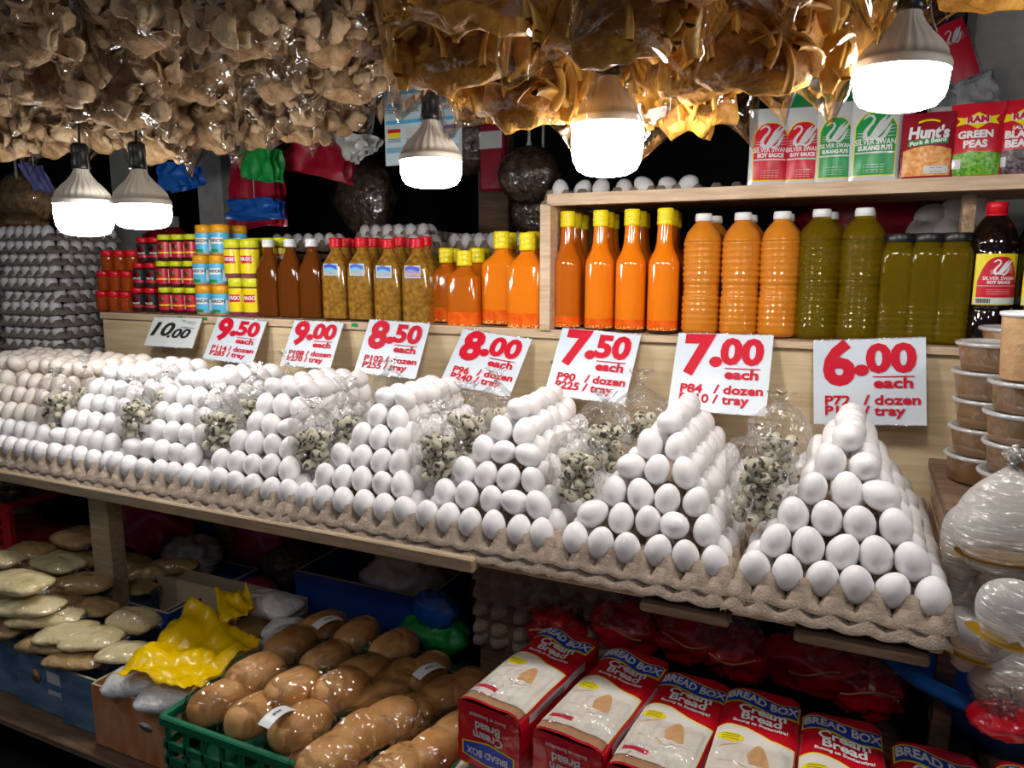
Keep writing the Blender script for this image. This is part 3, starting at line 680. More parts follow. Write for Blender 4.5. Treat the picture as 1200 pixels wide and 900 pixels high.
#@@PART3
# ---------------------------------------------------------------- jars and bottles on the lower shelf
def shx(px, Y=1.845): return at(px, 380, Y=Y).x
def place(proto, cache, spots, labels, group, n0=[0]):
    for k, (sp, lab) in enumerate(zip(spots, labels)):
        if k == 0: proto.location = sp; proto['label'] = lab; proto['group'] = group
        else: dup(proto, sp, label=lab, group=group, cache=cache)
def cap_prof(r, z, h, n=3):
    p = [(r*.97, z)]
    for k in range(n): zz = z+h*(k/n); p += [(r*1.03, zz+h*.02), (r*1.03, zz+h/n*.7), (r*.97, zz+h/n*.85)]
    return p + [(r*.97, z+h*.97), (r*.9, z+h)]
def wrap_label(parent, name, m, r, ay, z0, z1, a0, a1, sq=2, nu=14, e=.0008):
    def fn(u, v):
        a = a0+(a1-a0)*u; n = sq; ca, sa = math.cos(a), math.sin(a); q = (r+e)/((abs(ca)**n+abs(sa)**n)**(1/n))
        return (q*ca, q*sa*ay, z0+(z1-z0)*v)
    return MB().surf(fn, nu, 1).build(name, m, parent)
def wrap_text(mb, s, size, r, ang, z, bold=.03, sx=1, e=.0016, shear=0):
    # letters laid around a cylinder, centre at angle ang (front = -pi/2)
    return mb.text(s, size, 0, z, 0, 0, bold, sx, shear=shear, fn=lambda p: ((r+e)*math.cos(ang+p[0]/r), (r+e)*math.sin(ang+p[0]/r), p[2]))
F0 = -PI/2 + .35    # angle facing the viewer
Z0 = bz
tierw = ['bottom','middle','top']; colw = ['left','centre','right']
def jar(name, label, D, H, body, lid, lidh, mid=None):
    t = thing(name, label, 'jar', (0,0,0)); r = D/2
    MB().loft([(r*.9,0),(r,.003),(r,H*.62),(r*.97,H*.72),(r*.85,H-lidh)], 20).build('glass', body, t)
    MB().loft([(r*.93,H-lidh),(r*.98,H-lidh+.001),(r*.98,H-.002),(r*.9,H)], 24, mod=lambda a, z: 1+.012*math.cos(a*24)).build('lid', lid, t)
    return t
def stackj(mk, xs_by_tier, D, H, labfn, group, Y=1.845, z_by=None):
    t = mk(); c = tree(t); sp = []; lb = []
    for ti, xs in enumerate(xs_by_tier):
        for k, x in enumerate(xs):
            sp.append((shx(x, Y), Y+random.uniform(-.002,.002), Z0+ti*H+.0005)); lb.append(labfn(ti, k, len(xs)))
    place(t, c, sp, lb, group)
J = lambda *a: (lambda: a)
# red-lidded jars of red oil
def mk():
    return jar('jar_of_chilli_oil', '', .050, .0720, 'redjar', 'red', .022)
stackj(mk, [[124,138,152],[127,141,155],[134,148,162]], .05, .0725, lambda t, k, n: f"jar of red oil with red lid, {colw[k]} one in the {tierw[t]} tier", 'jars of red oil')
# small dark jars with red lids, black-red labels
def mk():
    t = jar('jar_of_sauce', '', .046, .086, 'darkjar', 'red', .018); r = .023
    wrap_label(t, 'label', 'ink', r, 1, .014, .062, F0-1.3, F0+1.3)
    MB().loft([(.001,0),(.010,.0004)], 12, mx=T((r*1.04*math.cos(F0), r*1.04*math.sin(F0), .045), rz=F0+PI/2, rx=PI/2)).build('emblem', 'crim', t)
    wrap_label(t, 'label_band', 'crim', r, 1, .018, .026, F0-1.0, F0+1.0, e=.0014)
    m = MB(); wrap_text(m, 'SAUCE', .0085, r, F0, .032, e=.0018); m.build('lettering', 'white', t); return t
stackj(mk, [[166,181],[169,184],[176,190]], .046, .0865, lambda t, k, n: f"dark jar with red lid and black label, {['left','right'][k]} one in the {tierw[t]} tier", 'dark jars with red lids')
def mk():
    t = jar('jar_of_relish', '', .050, .089, 'darkjar', 'lime', .018); r = .025
    wrap_label(t, 'label', 'crim', r, 1, .012, .064, F0-1.5, F0+1.0)
    wrap_label(t, 'label_band', 'yel', r, 1, .026, .031, F0-1.5, F0+1.0, e=.0013)
    MB().loft([(.001,0),(.009,.0004)], 12, mx=T((r*1.04*math.cos(F0-.1), r*1.04*math.sin(F0-.1), .048), rz=F0+PI/2, rx=PI/2)).build('emblem', 'peach', t)
    wrap_label(t, 'barcode_panel', 'white', r, 1, .014, .062, F0+1.0, F0+1.4, e=.0013, nu=4); return t
stackj(mk, [[197,213,229],[197,212,228],[201,216,231]], .05, .089, lambda t, k, n: f"dark jar with lime lid and red label, {colw[k]} one in the {tierw[t]} tier", 'dark jars with lime lids')
def mk():
    t = jar('jar_of_spread', '', .060, .098, 'paste', 'orl', .026); r = .030
    wrap_label(t, 'label', 'cyan', r, 1, .008, .072, F0-1.4, F0+1.4)
    wrap_label(t, 'label_band', 'white', r, 1, .036, .056, F0-1.1, F0+.6, e=.0013)
    wrap_label(t, 'label_foot', 'baggreen', r, 1, .009, .019, F0-1.0, F0+.2, e=.0013)
    m = MB(); wrap_text(m, 'BEARION', .014, r, F0-.2, .046, e=.002); m.build('lettering', 'ink', t)
    wrap_label(t, 'barcode_panel', 'white', r, 1, .014, .05, F0+.8, F0+1.3, e=.0015, nu=4); return t
stackj(mk, [[243,262],[242,261],[247,265]], .06, .0985, lambda t, k, n: f"jar with orange lid and light blue label, {['left','right'][k]} one in the {tierw[t]} tier", 'orange-lidded jars')
t = mk(); t.location = (shx(285,1.93), 1.93, Z0+.198); t['label'] = 'single orange-lidded jar behind, beside the hanging red and blue bags'
tag(MB().bbox((shx(285,1.93),1.93,Z0+.099),(.07,.07,.196)).build('box', 'darkjar'), 'dark box behind the yellow jars holding up a single jar', 'box')
def mk():
    t = jar('jar_of_mayonnaise', '', .060, .123, 'magenta_l', 'lime', .028); r = .030
    wrap_label(t, 'label', 'yel', r, 1, .014, .090, F0-1.5, F0+1.5)
    wrap_label(t, 'label_badge', 'crim', r, 1, .046, .070, F0-.75, F0+.55, e=.0013)
    m = MB(); wrap_text(m, 'VIRGO', .016, r, F0-.1, .059, e=.0022, sx=.9); m.build('lettering', 'white', t); return t
stackj(mk, [[281,299],[279,297]], .06, .124, lambda t, k, n: f"yellow-labelled jar with lime lid, {['left','right'][k]} one in the {tierw[t]} tier", 'yellow-labelled jars')
t = mk(); c = tree(t); place(t, c, [(shx(x,1.92),1.92,Z0+.13) for x in (305,320,335)], [f'lime-lidded jar in the rear row, {a} of three, behind white-capped bottles' for a in ('left','middle','right')], 'lime-lidded jars in the rear row')
tag(MB().bbox((shx(320,1.92),1.93,Z0+.0645),(.22,.07,.129)).build('box', 'darkjar'), 'dark box behind the white-capped bottles carrying lime-lidded jars', 'box')
# flat square bottles
def flask(name, W, D, H, capc, caph, body, zones=None, neck=.35, capr=.013, label=None, lift=0, fillneck=True):
    t = thing(name, '', 'bottle'); r = W/2; sh = H-caph
    nk = capr*.93
    zs = zones or [(0, body)]
    mats = ['bottle_foot'] + [z[1] for z in zs]
    pr = [(r*.90,0,5,0),(r*.99,.004,5,0)]
    for k, (z, m_) in enumerate(zs): pr.append((r, max(z, .006), 5, k+1))
    s0 = sh*(1-neck)
    pr += [(r,s0,5,len(zs)),(r*.93,s0+(sh-s0)*.18,4,len(zs)),(r*.70,s0+(sh-s0)*.45,3,len(zs)),(nk*1.25,s0+(sh-s0)*.72,2,len(zs)),(nk,sh-.012*0-(sh-s0)*.15,2,len(zs)),(nk,sh,2,len(zs))]
    MB().loft(pr, 28, ay=D/W).build('body', mats, t)
    MB().loft(cap_prof(capr, sh, caph, 3), 20, ay=1).build('cap', capc, t)
    return t
def flasks(t, xs, Y, labfn, group, z=Z0):
    c = tree(t); place(t, c, [(shx(x, Y), Y, z) for x in xs], [labfn(k) for k in range(len(xs))], group)
# brown vinegar, white caps
t = flask('bottle_of_vinegar', .084, .05, .245, 'white', .024, 'amber', capr=.0185, neck=.34)
sp = [(shx(x,1.85),1.85,Z0) for x in (319,344,369)] + [(shx(x,1.95),1.95,Z0) for x in (322,345,368)] 
place(t, tree(t), sp, [f"brown vinegar bottle with white cap, {colw[k%3]} one of the {'front' if k < 3 else 'rear'} row" for k in range(6)], 'white-capped bottles')
# relish, red caps with blue-white stickers
def relish(st):
    t = flask('bottle_of_relish', .086, .056, .246, 'red', .028, 'pickle', capr=.019, neck=.27)
    if st:
        MB().box((0,-.0288,.152), (.052,.0008,.034)).box((0,-.0294,.152),(.048,.0006,.030),1).build('sticker', ['white','cyan' if st == 1 else 'lilac'], t)
        m = MB(); m.text('DAYOR', .0135, 0, .144, -.0302, bold=.04); m.build('lettering', 'peach', t)
        m = MB(); m.surf(lambda u, v: ((u-.5)*.046, -.0300, .155+.010*v+.004*math.sin(u*4)), 8, 1); m.build('sticker_wave', 'blue', t)
    return t
t = relish(1); c = tree(t)
place(t, c, [(shx(x,1.84),1.84,Z0) for x in (397,427)], ['mustard-brown relish bottle with red cap, first from the left','mustard-brown relish bottle with red cap, second from the left'], 'red-capped relish bottles')
b3 = dup(t, (shx(458,1.825),1.825,Z0-.006), label='mustard-brown relish bottle with red cap, third, standing slightly lower', cache=c)
t = relish(2); t.location = (shx(491,1.825),1.825,Z0-.006); tag(t, 'mustard-brown relish bottle with red cap and lilac sticker, fourth', 'bottle', 'red-capped relish bottles')
t = relish(0); place(t, tree(t), [(shx(x,y),y,Z0+.002) for x, y in ((409,1.92),(440,1.93),(470,1.91),(500,1.91),(415,2.0),(448,2.0),(480,2.0))],
  [f'red-capped relish bottle behind, {w} of the rear ones' for w in ('first front-left','second','third','fourth','far left','far middle','far right')], 'rear red-capped bottles')
# small orange sauce flasks, yellow caps
t = flask('bottle_of_orange_sauce', .094, .06, .213, 'yel', .042, 'orange_d', zones=[(.006,'seeds'),(.012,'sediment'),(.045,'orange_d')], capr=.021, neck=.20)
place(t, tree(t), [(shx(545,1.825),1.825,Z0-.008),(shx(524,1.87),1.87,Z0),(shx(560,1.90),1.90,Z0),(shx(532,1.94),1.94,Z0),(shx(566,1.97),1.97,Z0)],
  ['short flask of orange sauce with yellow cap, nearest of its group','short orange flask left of the nearest one, set back','short orange flask right of the nearest one, set back','short orange flask in the third row, left','short orange flask in the third row, right'], 'short orange flasks')
t = flask('bottle_of_orange_sauce', .104, .062, .255, 'yel', .046, 'orange_s', zones=[(.006,'seeds'),(.016,'sediment'),(.045,'orange_s')], capr=.022, neck=.22)
place(t, tree(t), [(shx(618,1.825),1.825,Z0-.006),(shx(588,1.85),1.85,Z0),(shx(625,1.90),1.90,Z0),(shx(597,1.93),1.93,Z0),(shx(632,1.98),1.98,Z0)],
  ['taller flat flask of orange sauce beside the side post, nearest','taller orange flask second from the side post','taller orange flask behind the nearest one','taller orange flask behind, further left','taller orange flask in the third row by the post'], 'taller orange flasks')
# tall round sauce bottles
def tall(c1, lv):
    t = thing('tall_bottle_of_sauce', '', 'bottle'); r = .0385
    MB().loft([(r*.93,0,2,0),(r,.006,2,1),(r,.013,2,2),(r,lv,2,3),(r,.166,2,3),(r*.97,.174,2,3),(r*.82,.188,2,3),(r*.62,.203,2,3),(r*.52,.220,2,3),(r*.47,.250,2,3),(r*.46,.270,2,3),(r*.46,.275,2,3)], 28).build('body', ['bottle_foot','seeds','sediment',c1], t)
    MB().loft(cap_prof(.0195, .262, .040, 3), 20).build('cap', 'yel', t); return t
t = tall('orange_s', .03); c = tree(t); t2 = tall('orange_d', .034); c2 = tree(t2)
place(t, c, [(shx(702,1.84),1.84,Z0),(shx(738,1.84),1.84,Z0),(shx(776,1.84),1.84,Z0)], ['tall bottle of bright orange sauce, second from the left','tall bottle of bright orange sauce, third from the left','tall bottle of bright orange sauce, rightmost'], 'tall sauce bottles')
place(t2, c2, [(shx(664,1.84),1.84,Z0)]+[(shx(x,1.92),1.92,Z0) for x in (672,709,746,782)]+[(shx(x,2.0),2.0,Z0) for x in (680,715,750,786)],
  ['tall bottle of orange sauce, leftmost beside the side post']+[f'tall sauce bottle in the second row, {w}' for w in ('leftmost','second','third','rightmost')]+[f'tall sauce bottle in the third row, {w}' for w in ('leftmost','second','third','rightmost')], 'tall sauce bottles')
# ribbed PET bottles
def pet(body, H=.285, r=.0455):
    t = thing('ribbed_plastic_bottle', '', 'bottle'); pr = [(r*.82,0),(r*.95,.006),(r,.014)]
    z = .02
    while z < H*.74:
        waist = 1-.07*math.exp(-((z-H*.36)/.018)**2)
        pr += [(r*.955*waist,z),(r*waist,z+.005),(r*1.0*waist,z+.009),(r*.955*waist,z+.013)]; z += .0145
    pr += [(r*.98,H*.75),(r*.95,H*.79),(r*.82,H*.85),(r*.58,H*.90),(r*.42,H*.93),(r*.38,H*.945)]
    MB().loft(pr, 28).build('body', body, t)
    MB().loft(cap_prof(.0195, H*.942, .018, 1), 24).build('cap', 'white', t); return t
t = pet('juice'); c = tree(t)
place(t, c, [(shx(x,1.845),1.845,Z0) for x in (820,865,910)]+[(shx(x,1.945),1.945,Z0) for x in (832,872,914)], [f"ribbed plastic bottle of orange drink, {colw[k%3]} one of the {'front' if k < 3 else 'rear'} row" for k in range(6)], 'ribbed bottles of orange drink')
t = pet('oil', .288, .0485)
place(t, tree(t), [(shx(x,1.85),1.85,Z0) for x in (955,1004)]+[(shx(x,1.955),1.955,Z0) for x in (964,1006)], [f"ribbed bottle of yellow-green oil, {['left','right'][k%2]} one of the {'front' if k < 2 else 'rear'} row" for k in range(4)], 'ribbed bottles of oil')
def oiljar():
    t = thing('square_oil_jar', '', 'jar'); r = .033; H = .232
    pr = [(r*.9,0,5),(r,.005,5)]; z = .012
    while z < .07: pr += [(r*.965,z,5),(r,z+.004,5),(r,z+.009,5),(r*.965,z+.012,5)]; z += .014
    pr += [(r,.085,5),(r,.185,5),(r*.95,.197,4),(r*.84,.204,2.5),(r*.84,H-.016,2)]
    MB().loft(pr, 28).build('body', 'oil', t)
    MB().loft([(r*.93,H-.018),(r*.95,H-.016),(r*.95,H-.002),(r*.9,H)], 24).build('lid', 'black', t); return t
t = oiljar()
place(t, tree(t), [(shx(x,1.84),1.84,Z0) for x in (1046,1079,1112)]+[(shx(x,1.92),1.92,Z0) for x in (1050,1080,1112)], [f"square jar of oil with black lid, {colw[k%3]} one of the {'front' if k < 3 else 'rear'} row" for k in range(6)], 'black-lidded square oil jars')
# silver swan style emblem: neck curve, body and wing strokes (built flat on the XZ plane, in unit size)
def swan(mb, cx, cz, s, y, fn=None):
    f = fn or (lambda p: p)
    def stroke(pts, ws):
        L = []; R_ = []
        for i, (x, z) in enumerate(pts):
            a = pts[max(i-1,0)]; b = pts[min(i+1,len(pts)-1)]; dx, dz = b[0]-a[0], b[1]-a[1]; n = math.hypot(dx,dz) or 1
            w_ = ws[i]/2; L.append(f((cx+s*(x-dz/n*w_), y, cz+s*(z+dx/n*w_)))); R_.append(f((cx+s*(x+dz/n*w_), y, cz+s*(z-dx/n*w_))))
        n = len(pts); mb.add(L+R_, [(i, n+i, n+i+1, i+1) for i in range(n-1)])
    stroke([(-.46,.30),(-.40,.36),(-.28,.44),(-.16,.42),(-.10,.30),(-.16,.16),(-.28,.02),(-.38,-.14),(-.38,-.30),(-.26,-.42)], [.03,.07,.09,.09,.09,.10,.11,.13,.16,.12])
    stroke([(-.34,-.36),(-.10,-.34),(.06,-.14),(.20,.04),(.40,.30),(.50,.44)], [.08,.16,.22,.22,.12,.02])
    stroke([(-.24,-.38),(-.04,-.06),(.14,.22),(.34,.46)], [.06,.10,.12,.02])
    stroke([(-.10,-.36),(.10,-.42),(.24,-.30),(.34,-.10),(.46,.14)], [.06,.12,.12,.12,.02])
    for k in range(4): stroke([(.36+.02*k,-.30+.12*k),(.60,-.26+.12*k)], [.03,.01])
    for k in range(3): stroke([(-.62,-.36+.1*k),(-.46,-.38+.1*k)], [.01,.03])
# soy sauce
def soy():
    t = thing('soy_sauce_bottle', '', 'bottle'); r = .0445; H = .293
    MB().loft([(r*.8,0),(r*.97,.006),(r,.02),(r*.97,.035),(r*.95,.070),(r*.90,.074),(r*.97,.080),(r*.98,.19),(r*.93,.196),(r*1.0,.204),(r*1.0,.212),(r*.86,.236),(r*.62,.256),(r*.42,.266),(r*.36,.275)], 32).build('body', 'soy', t)
    MB().loft([(.019,.270),(.019,.291),(.0175,.293)], 32, mod=lambda a, z: 1+.02*math.cos(24*a)).build('cap', 'red', t)
    MB().loft([(.016,.264),(.020,.265),(.020,.269),(.016,.270)], 24).build('cap_ring', 'red', t)
    f0 = F0-.12
    wrap_label(t, 'label', 'yel', r*.98, 1, .084, .188, f0-1.05, f0+1.05, e=.001)
    def arch(u, v):
        a = (u-.5)*1.75; zt = .182 - .05*abs(u*2-1)**3; return ((r+.0015)*math.cos(f0+a), (r+.0015)*math.sin(f0+a), .100+(zt-.100)*v)
    lb_ = MB().surf(arch, 16, 6).build('label_field', 'crim', t)
    cyl = lambda p: ((r+.0026)*math.cos(f0+p[0]/r), (r+.0026)*math.sin(f0+p[0]/r), p[2])
    m = MB(); swan(m, .003, .160, .034, 0, cyl); m.build('swan_emblem', 'white', t)
    m = MB(); m.text('SILVER SWAN', .0095, 0, .138, bold=.02, sx=1.0, fn=cyl); m.text('SOY SAUCE', .0080, 0, .130, bold=.05, fn=cyl); m.text('醤油', .001, 0, .1, fn=cyl) if False else None
    for zz in (.1165,.1135,.1105,.1075): m.text('................................', .006, 0, zz, fn=cyl)
    m.build('lettering', 'white', t)
    wrap_label(t, 'label_stripe', 'foil', r, 1, .1225, .1235, f0-.86, f0+.86, e=.0018)
    wrap_label(t, 'barcode_panel', 'foil', r, 1, .086, .099, f0-.95, f0+.95, e=.0018)
    m = MB()
    for k in range(14): a = f0-.85+k*.04+(.01 if k%3 else 0); m.add([((r+.0028)*math.cos(b), (r+.0028)*math.sin(b), z) for b in (a, a+.016+.01*(k%2)) for z in (.088,.097)], [(0,2,3,1)])
    m.build('barcode', 'ink', t); return t
t = soy()
place(t, tree(t), [(shx(1155,1.845),1.845,Z0),(shx(1212,1.845),1.845,Z0)], ['large soy sauce bottle with red cap and yellow-bordered swan label, fully visible','second soy sauce bottle cut by the right edge'], 'soy sauce bottles')
# ---------------------------------------------------------------- pouches on the upper shelf
UZ = 1.6755
def pouch(px, W, H, base, label, tilt, Y=1.83, kind=''):
    x = at(px, 215, Y=Y).x
    t = thing('pouch', label, 'pouch', (x, Y, UZ+.001), (-.05, 0, tilt), 'sauce and bean pouches')
    bul = lambda u, v: (.5*math.sin(PI*min(1,max(0,u)))**.6)*(math.sin(PI*min(max(v*.96+.02,0),1))**.5)*(1-.35*v)*.04
    fy = lambda x_, z: -(bul((x_/W+.5), z/H)) - .0014*nz((x_*30, z*30, 0), 1, px)
    def front(u, v): x_ = (u-.5)*W*(1+.02*math.sin(v*7+px)); z = v*H; return (x_, fy(x_, z), z)
    m = MB().surf(front, 16, 20).surf(lambda u, v: ((.5-u)*W*(1+.02*math.sin(v*7+px)), bul(1-u, v), v*H), 12, 14)
    m.build('film', base, t)
    dr = lambda e: (lambda p: (p[0], fy(p[0], p[2])-e, p[2]))
    if kind in ('soy','vin'):
        c = 'crim' if kind == 'soy' else 'green'
        def arch(k, grow):
            def fn(u, v):
                zt = H*.80+grow - H*.16*abs(u*2-1)**3; x_ = (u-.5)*(W*.80+grow*2); z = H*.08 - grow + (zt-H*.08+grow)*v
                return dr(k)((x_, 0, z))
            return fn
        MB().surf(arch(.0012, .002), 14, 14).build('label_border', 'yel', t)
        MB().surf(arch(.0022, 0), 14, 14).build('label', c, t)
        m = MB(); swan(m, W*.02, H*.62, W*.62, 0, dr(.0032)); m.build('swan_emblem', 'foil', t)
        m = MB(); m.text('SILVER SWAN', W*.165, 0, H*.455, bold=.015, sx=.80, fn=dr(.0032)); m.text('SOY SAUCE' if kind == 'soy' else 'SUKANG PUTI', W*.135, 0, H*.385, bold=.05, sx=.9 if kind == 'soy' else .78, fn=dr(.0032)); m.build('lettering', 'white', t)
        m = MB()
        for zz in (.20,.17,.14,.115): m.text('- -- --- -- ---', W*.09, 0, H*zz, bold=.02, fn=dr(.0032))
        m.build('fine_print', 'foil', t)
        MB().surf(lambda u, v: dr(.0028)(((u-.5)*W*.78, 0, H*(.325+.018*v))), 10, 1).build('label_stripe', 'foil', t)
    elif kind == 'hunts':
        MB().surf(lambda u, v: dr(.0012)(((u-.5)*W*.9, 0, H*(.05+(.38+.06*math.sin(PI*u))*v))), 14, 8).build('food_picture', 'stew', t)
        m = MB(); m.text("Hunt's", W*.34, 0, H*.68, bold=.045, sx=.85, shear=.1, fn=dr(.0022)); m.build('lettering', 'white', t)
        MB().surf(lambda u, v: dr(.0018)(((u-.5)*W*.75, 0, H*(.49+.085*v+.03*u))), 10, 1).build('banner', 'green', t)
        m = MB(); m.text('Pork & Beans', W*.125, 0, H*.55, bold=.04, fn=lambda p: dr(.0028)((p[0], 0, p[2]+p[0]*.12))); m.build('small_lettering', 'white', t)
        MB().surf(lambda u, v: dr(.0022)((W*(-.2+.4*u), 0, H*(.83+.03*v+.03*math.sin(PI*u)))), 8, 1).build('crest', 'yel', t)
        MB().surf(lambda u, v: dr(.0024)((W*(-.05+.46*u), 0, H*(.08+.11*v))), 8, 2).build('text_panel', 'foil', t)
        m = MB(); m.text('---  ----\n-- -----', W*.08, W*.18, H*.135, bold=.02, fn=dr(.0032)); m.build('fine_print', 'ink', t)
    else:
        pic = 'peas' if kind == 'peas' else 'beans'
        MB().surf(lambda u, v: dr(.0012)(((u-.5)*W*.94, 0, H*(.03+(.28+.03*math.sin(PI*u))*v))), 14, 8).build('food_picture', pic, t)
        m = MB(); f_ = dr(.0018)
        m.add([f_((W*a, 0, H*b)) for a, b in ((-.40,.70),(-.33,.76),(-.40,.82),(-.2,.80),(0,.87),(.2,.80),(.40,.82),(.33,.76),(.40,.70),(.2,.72),(0,.64),(-.2,.72))], [(0,1,2,3,9+2,),(3,4,5,9,10,11),(5,6,7,8,9)]); m.build('banner', 'yel', t)
        MB().surf(lambda u, v: dr(.0024)((W*(-.22+.44*u), 0, H*(.715+.10*v))), 8, 1).build('name_panel', 'white', t)
        m = MB(); m.text('RAM', W*.19, 0, H*.765, bold=.05, sx=1.05, fn=dr(.0032)); m.build('name_lettering', 'crim', t)
        m = MB()
        if kind == 'peas': m.text('GREEN', W*.21, -W*.02, H*.565, bold=.05, fn=dr(.0026)); m.text('PEAS', W*.21, -W*.02, H*.435, bold=.05, fn=dr(.0026))
        else: m.text('SALTED', W*.10, -W*.02, H*.62, bold=.04, fn=dr(.0026)); m.text('BLACK', W*.21, 0, H*.53, bold=.05, fn=dr(.0026)); m.text('BEANS', W*.21, 0, H*.41, bold=.05, fn=dr(.0026))
        m.build('lettering', 'white', t)
        MB().surf(lambda u, v: dr(.0024)((W*(-.42+.16*u), 0, H*(.12+.13*v))), 4, 2).build('badge', 'foil', t)
    return t
pouch(900, .090, .172, 'foil', 'white pouch with red swan label, leftmost and bent at its right edge', .28, kind='soy')
pouch(938, .082, .172, 'foil', 'white pouch with red swan label, second from the left', .12, Y=1.845, kind='soy')
pouch(976, .078, .176, 'foil', 'white pouch with green swan label, left of the green pair', .05, Y=1.84, kind='vin')
pouch(1022, .098, .180, 'foil', 'white pouch with green swan label, right of the green pair', .02, Y=1.83, kind='vin')
pouch(1083, .098, .136, 'pouchdk', 'maroon pouch showing a bowl of beans below white lettering', .0, Y=1.82, kind='hunts')
pouch(1139, .094, .148, 'pouchred', 'red pouch with green peas picture', -.05, Y=1.825, kind='peas')
pouch(1192, .094, .150, 'pouchred', 'red pouch with black beans picture at the right edge', -.05, Y=1.83, kind='beans')
for k, (px, Y) in enumerate(((955,1.92),(1040,1.91),(1110,1.93),(1165,1.94))):
    pouch(px, .085, .165, 'foil', f"white pouch standing in the row behind, {['far left','second','third','far right'][k]}", .1*k-.1, Y=Y, kind='vin' if k < 2 else 'none_')
#@@PART4
# ---------------------------------------------------------------- chart behind, hanging bags of merchandise, background
A, B, Cc, Dd = at(450,64,Y=1.95), at(540,66,Y=1.95), at(540,190,Y=1.95), at(450,190,Y=1.95)
W = (B-A).length; Hh = (A-Dd).length
t = thing('wall_chart', 'blue and white information chart hanging behind the bulb', 'poster', (A+B+Cc+Dd)/4, (0,0,.02))
MB().bbox((0,.004,0), (W,.006,Hh), .002).build('backing', 'foil', t)
MB().box((0,-.001,0), (W*.96,.002,Hh*.97)).build('sheet', mat('chart_sheet', (.50,.66,.74), .4, (.58,.72,.78), 4), t)
for k, (v, h_) in enumerate(((.06,.05),(.33,.035),(.60,.035),(.86,.05))): MB().box((0,-.003,(.5-v)*Hh), (W*.94,.001,h_*Hh)).build('blue_band', 'cyan' if k in (1,2) else mat('chart_band', (.2,.45,.62), .4), t)
for r_ in range(3):
    for c_ in range(4):
        x, z = (-.36+.24*c_)*W, (.40-.27*r_ - .06)*Hh
        mm = ('blue','foil','paper','blue','foil','paper','foil','blue','crim','foil','paper','blue')[r_*4+c_]
        MB().box((x,-.003,z+.02*Hh),(W*.17,.001,Hh*.035)).build('chart_block', mm, t)
        MB().box((x,-.003,z-.02*Hh),(W*.17,.001,Hh*.045)).build('chart_block', ('foil','cyan','yel','paper')[(r_+c_)%4] if c_ == 0 else 'paper', t)
        m = MB()
        for q in range(3): m.box((x,-.003,z-(.055+.013*q)*Hh),(W*(.18-.03*(q%2)),.001,Hh*.004))
        m.build('text_lines', 'ink', t)['kind'] = 'stuff'
# things hanging at the back
YB = 2.15
def q4(pts, Y): return [at(*p, Y=Y) for p in pts]
def bundle(name, m, pts, Y, seed, label, cat='bag', amp=.02, dd=.05, group=None):
    # a folded plastic bag: front and back sheet around a thin body
    q = q4(pts, Y); t = thing(name, label, cat, sum(q, Vector())/4, group=group)
    for k in range(3):
        qq = [p - t.location + Vector((.006*k, dd*.4*k, -.004*k)) for p in q]
        a, b, c, d = qq
        def fn(u, v, a=a, b=b, c=c, d=d, k=k):
            p = (a*(1-u)+b*u)*(1-v) + (d*(1-u)+c*u)*v
            e = .5-abs(nz((u*1.2, v*.6, k), 2.6, seed)); return p + Vector((amp*.4*nz((u,v,2),3,seed), -amp*2*e, amp*.5*nz((u,v,5),3,seed)))
        MB().surf(fn, 16, 16).build('fold', m, t)
    MB().tube([(0,.01,(q[0].z-t.location.z)*.8),(0,.01,2.97-t.location.z)], .002, 4).build('string', 'string', t)
    return t
bundle('folded_red_bags', 'bagred', [(355,150),(405,145),(408,215),(322,196)], YB, 3, 'large crimson plastic bag hanging behind, right of the green one', amp=.03)
bundle('folded_red_bags', 'bagred', [(272,178),(322,176),(326,262),(270,266)], YB-.02, 4, 'dark red bag bundle with a blue band, hanging behind the jars')
bundle('folded_blue_bags', 'bagblue', [(269,234),(324,232),(325,254),(269,258)], YB-.10, 5, 'blue bag layer across the dark red bundle')
bundle('folded_green_bag', 'baggreen', [(280,175),(322,172),(322,212),(288,209)], YB-.12, 6, 'small green plastic bag hanging over the dark red bundle')
bundle('folded_grey_bag', 'baggrey', [(390,150),(442,160),(432,175),(408,188)], YB-.1, 7, 'pale grey plastic bag hanging right of the crimson one')
bundle('folded_blue_bags', 'bagblue', [(188,190),(225,193),(230,215),(190,222)], YB-.2, 8, 'small blue bag left of the grey post')
bundle('folded_lilac_bag', 'lilac', [(22,192),(36,190),(52,222),(40,224)], 1.9, 9, 'lilac plastic strip hanging at the far left', amp=.008)
bundle('folded_blue_bags', 'bagblue', [(12,245),(55,238),(50,250),(10,255)], 2.1, 19, 'dim blue bag above the tall tray stacks', amp=.008)
p = at(243,225,Y=2.55); tag(MB().bbox((p.x,2.6,1.45), (.15,.08,2.9), .006).build('concrete_post', 'concrete'), 'grubby grey-white post behind the jars', 'post')
p0, p1 = at(122,245,Y=2.5), at(215,370,Y=2.5)
tag(MB().bbox(((p0.x+p1.x)/2,2.5,.86), (p1.x-p0.x,.03,1.72), .003).build('backdrop_board', 'paint'), 'grubby off-white panel behind the second bulb and red-lidded jars', 'panel')
p = at(145,215,Y=2.5); tag(MB().bbox((p.x,2.5,1.925), (.14,.03,.41), .004).build('white_carton', 'paint'), 'pale carton piece above the off-white panel', 'carton')
crumple('dark_red_cloth', 'bagred', at(195,290,Y=2.455), (.16,.05,.09), 12, 'dim dark-red bag slumped behind the top tier of jars', 'bag')
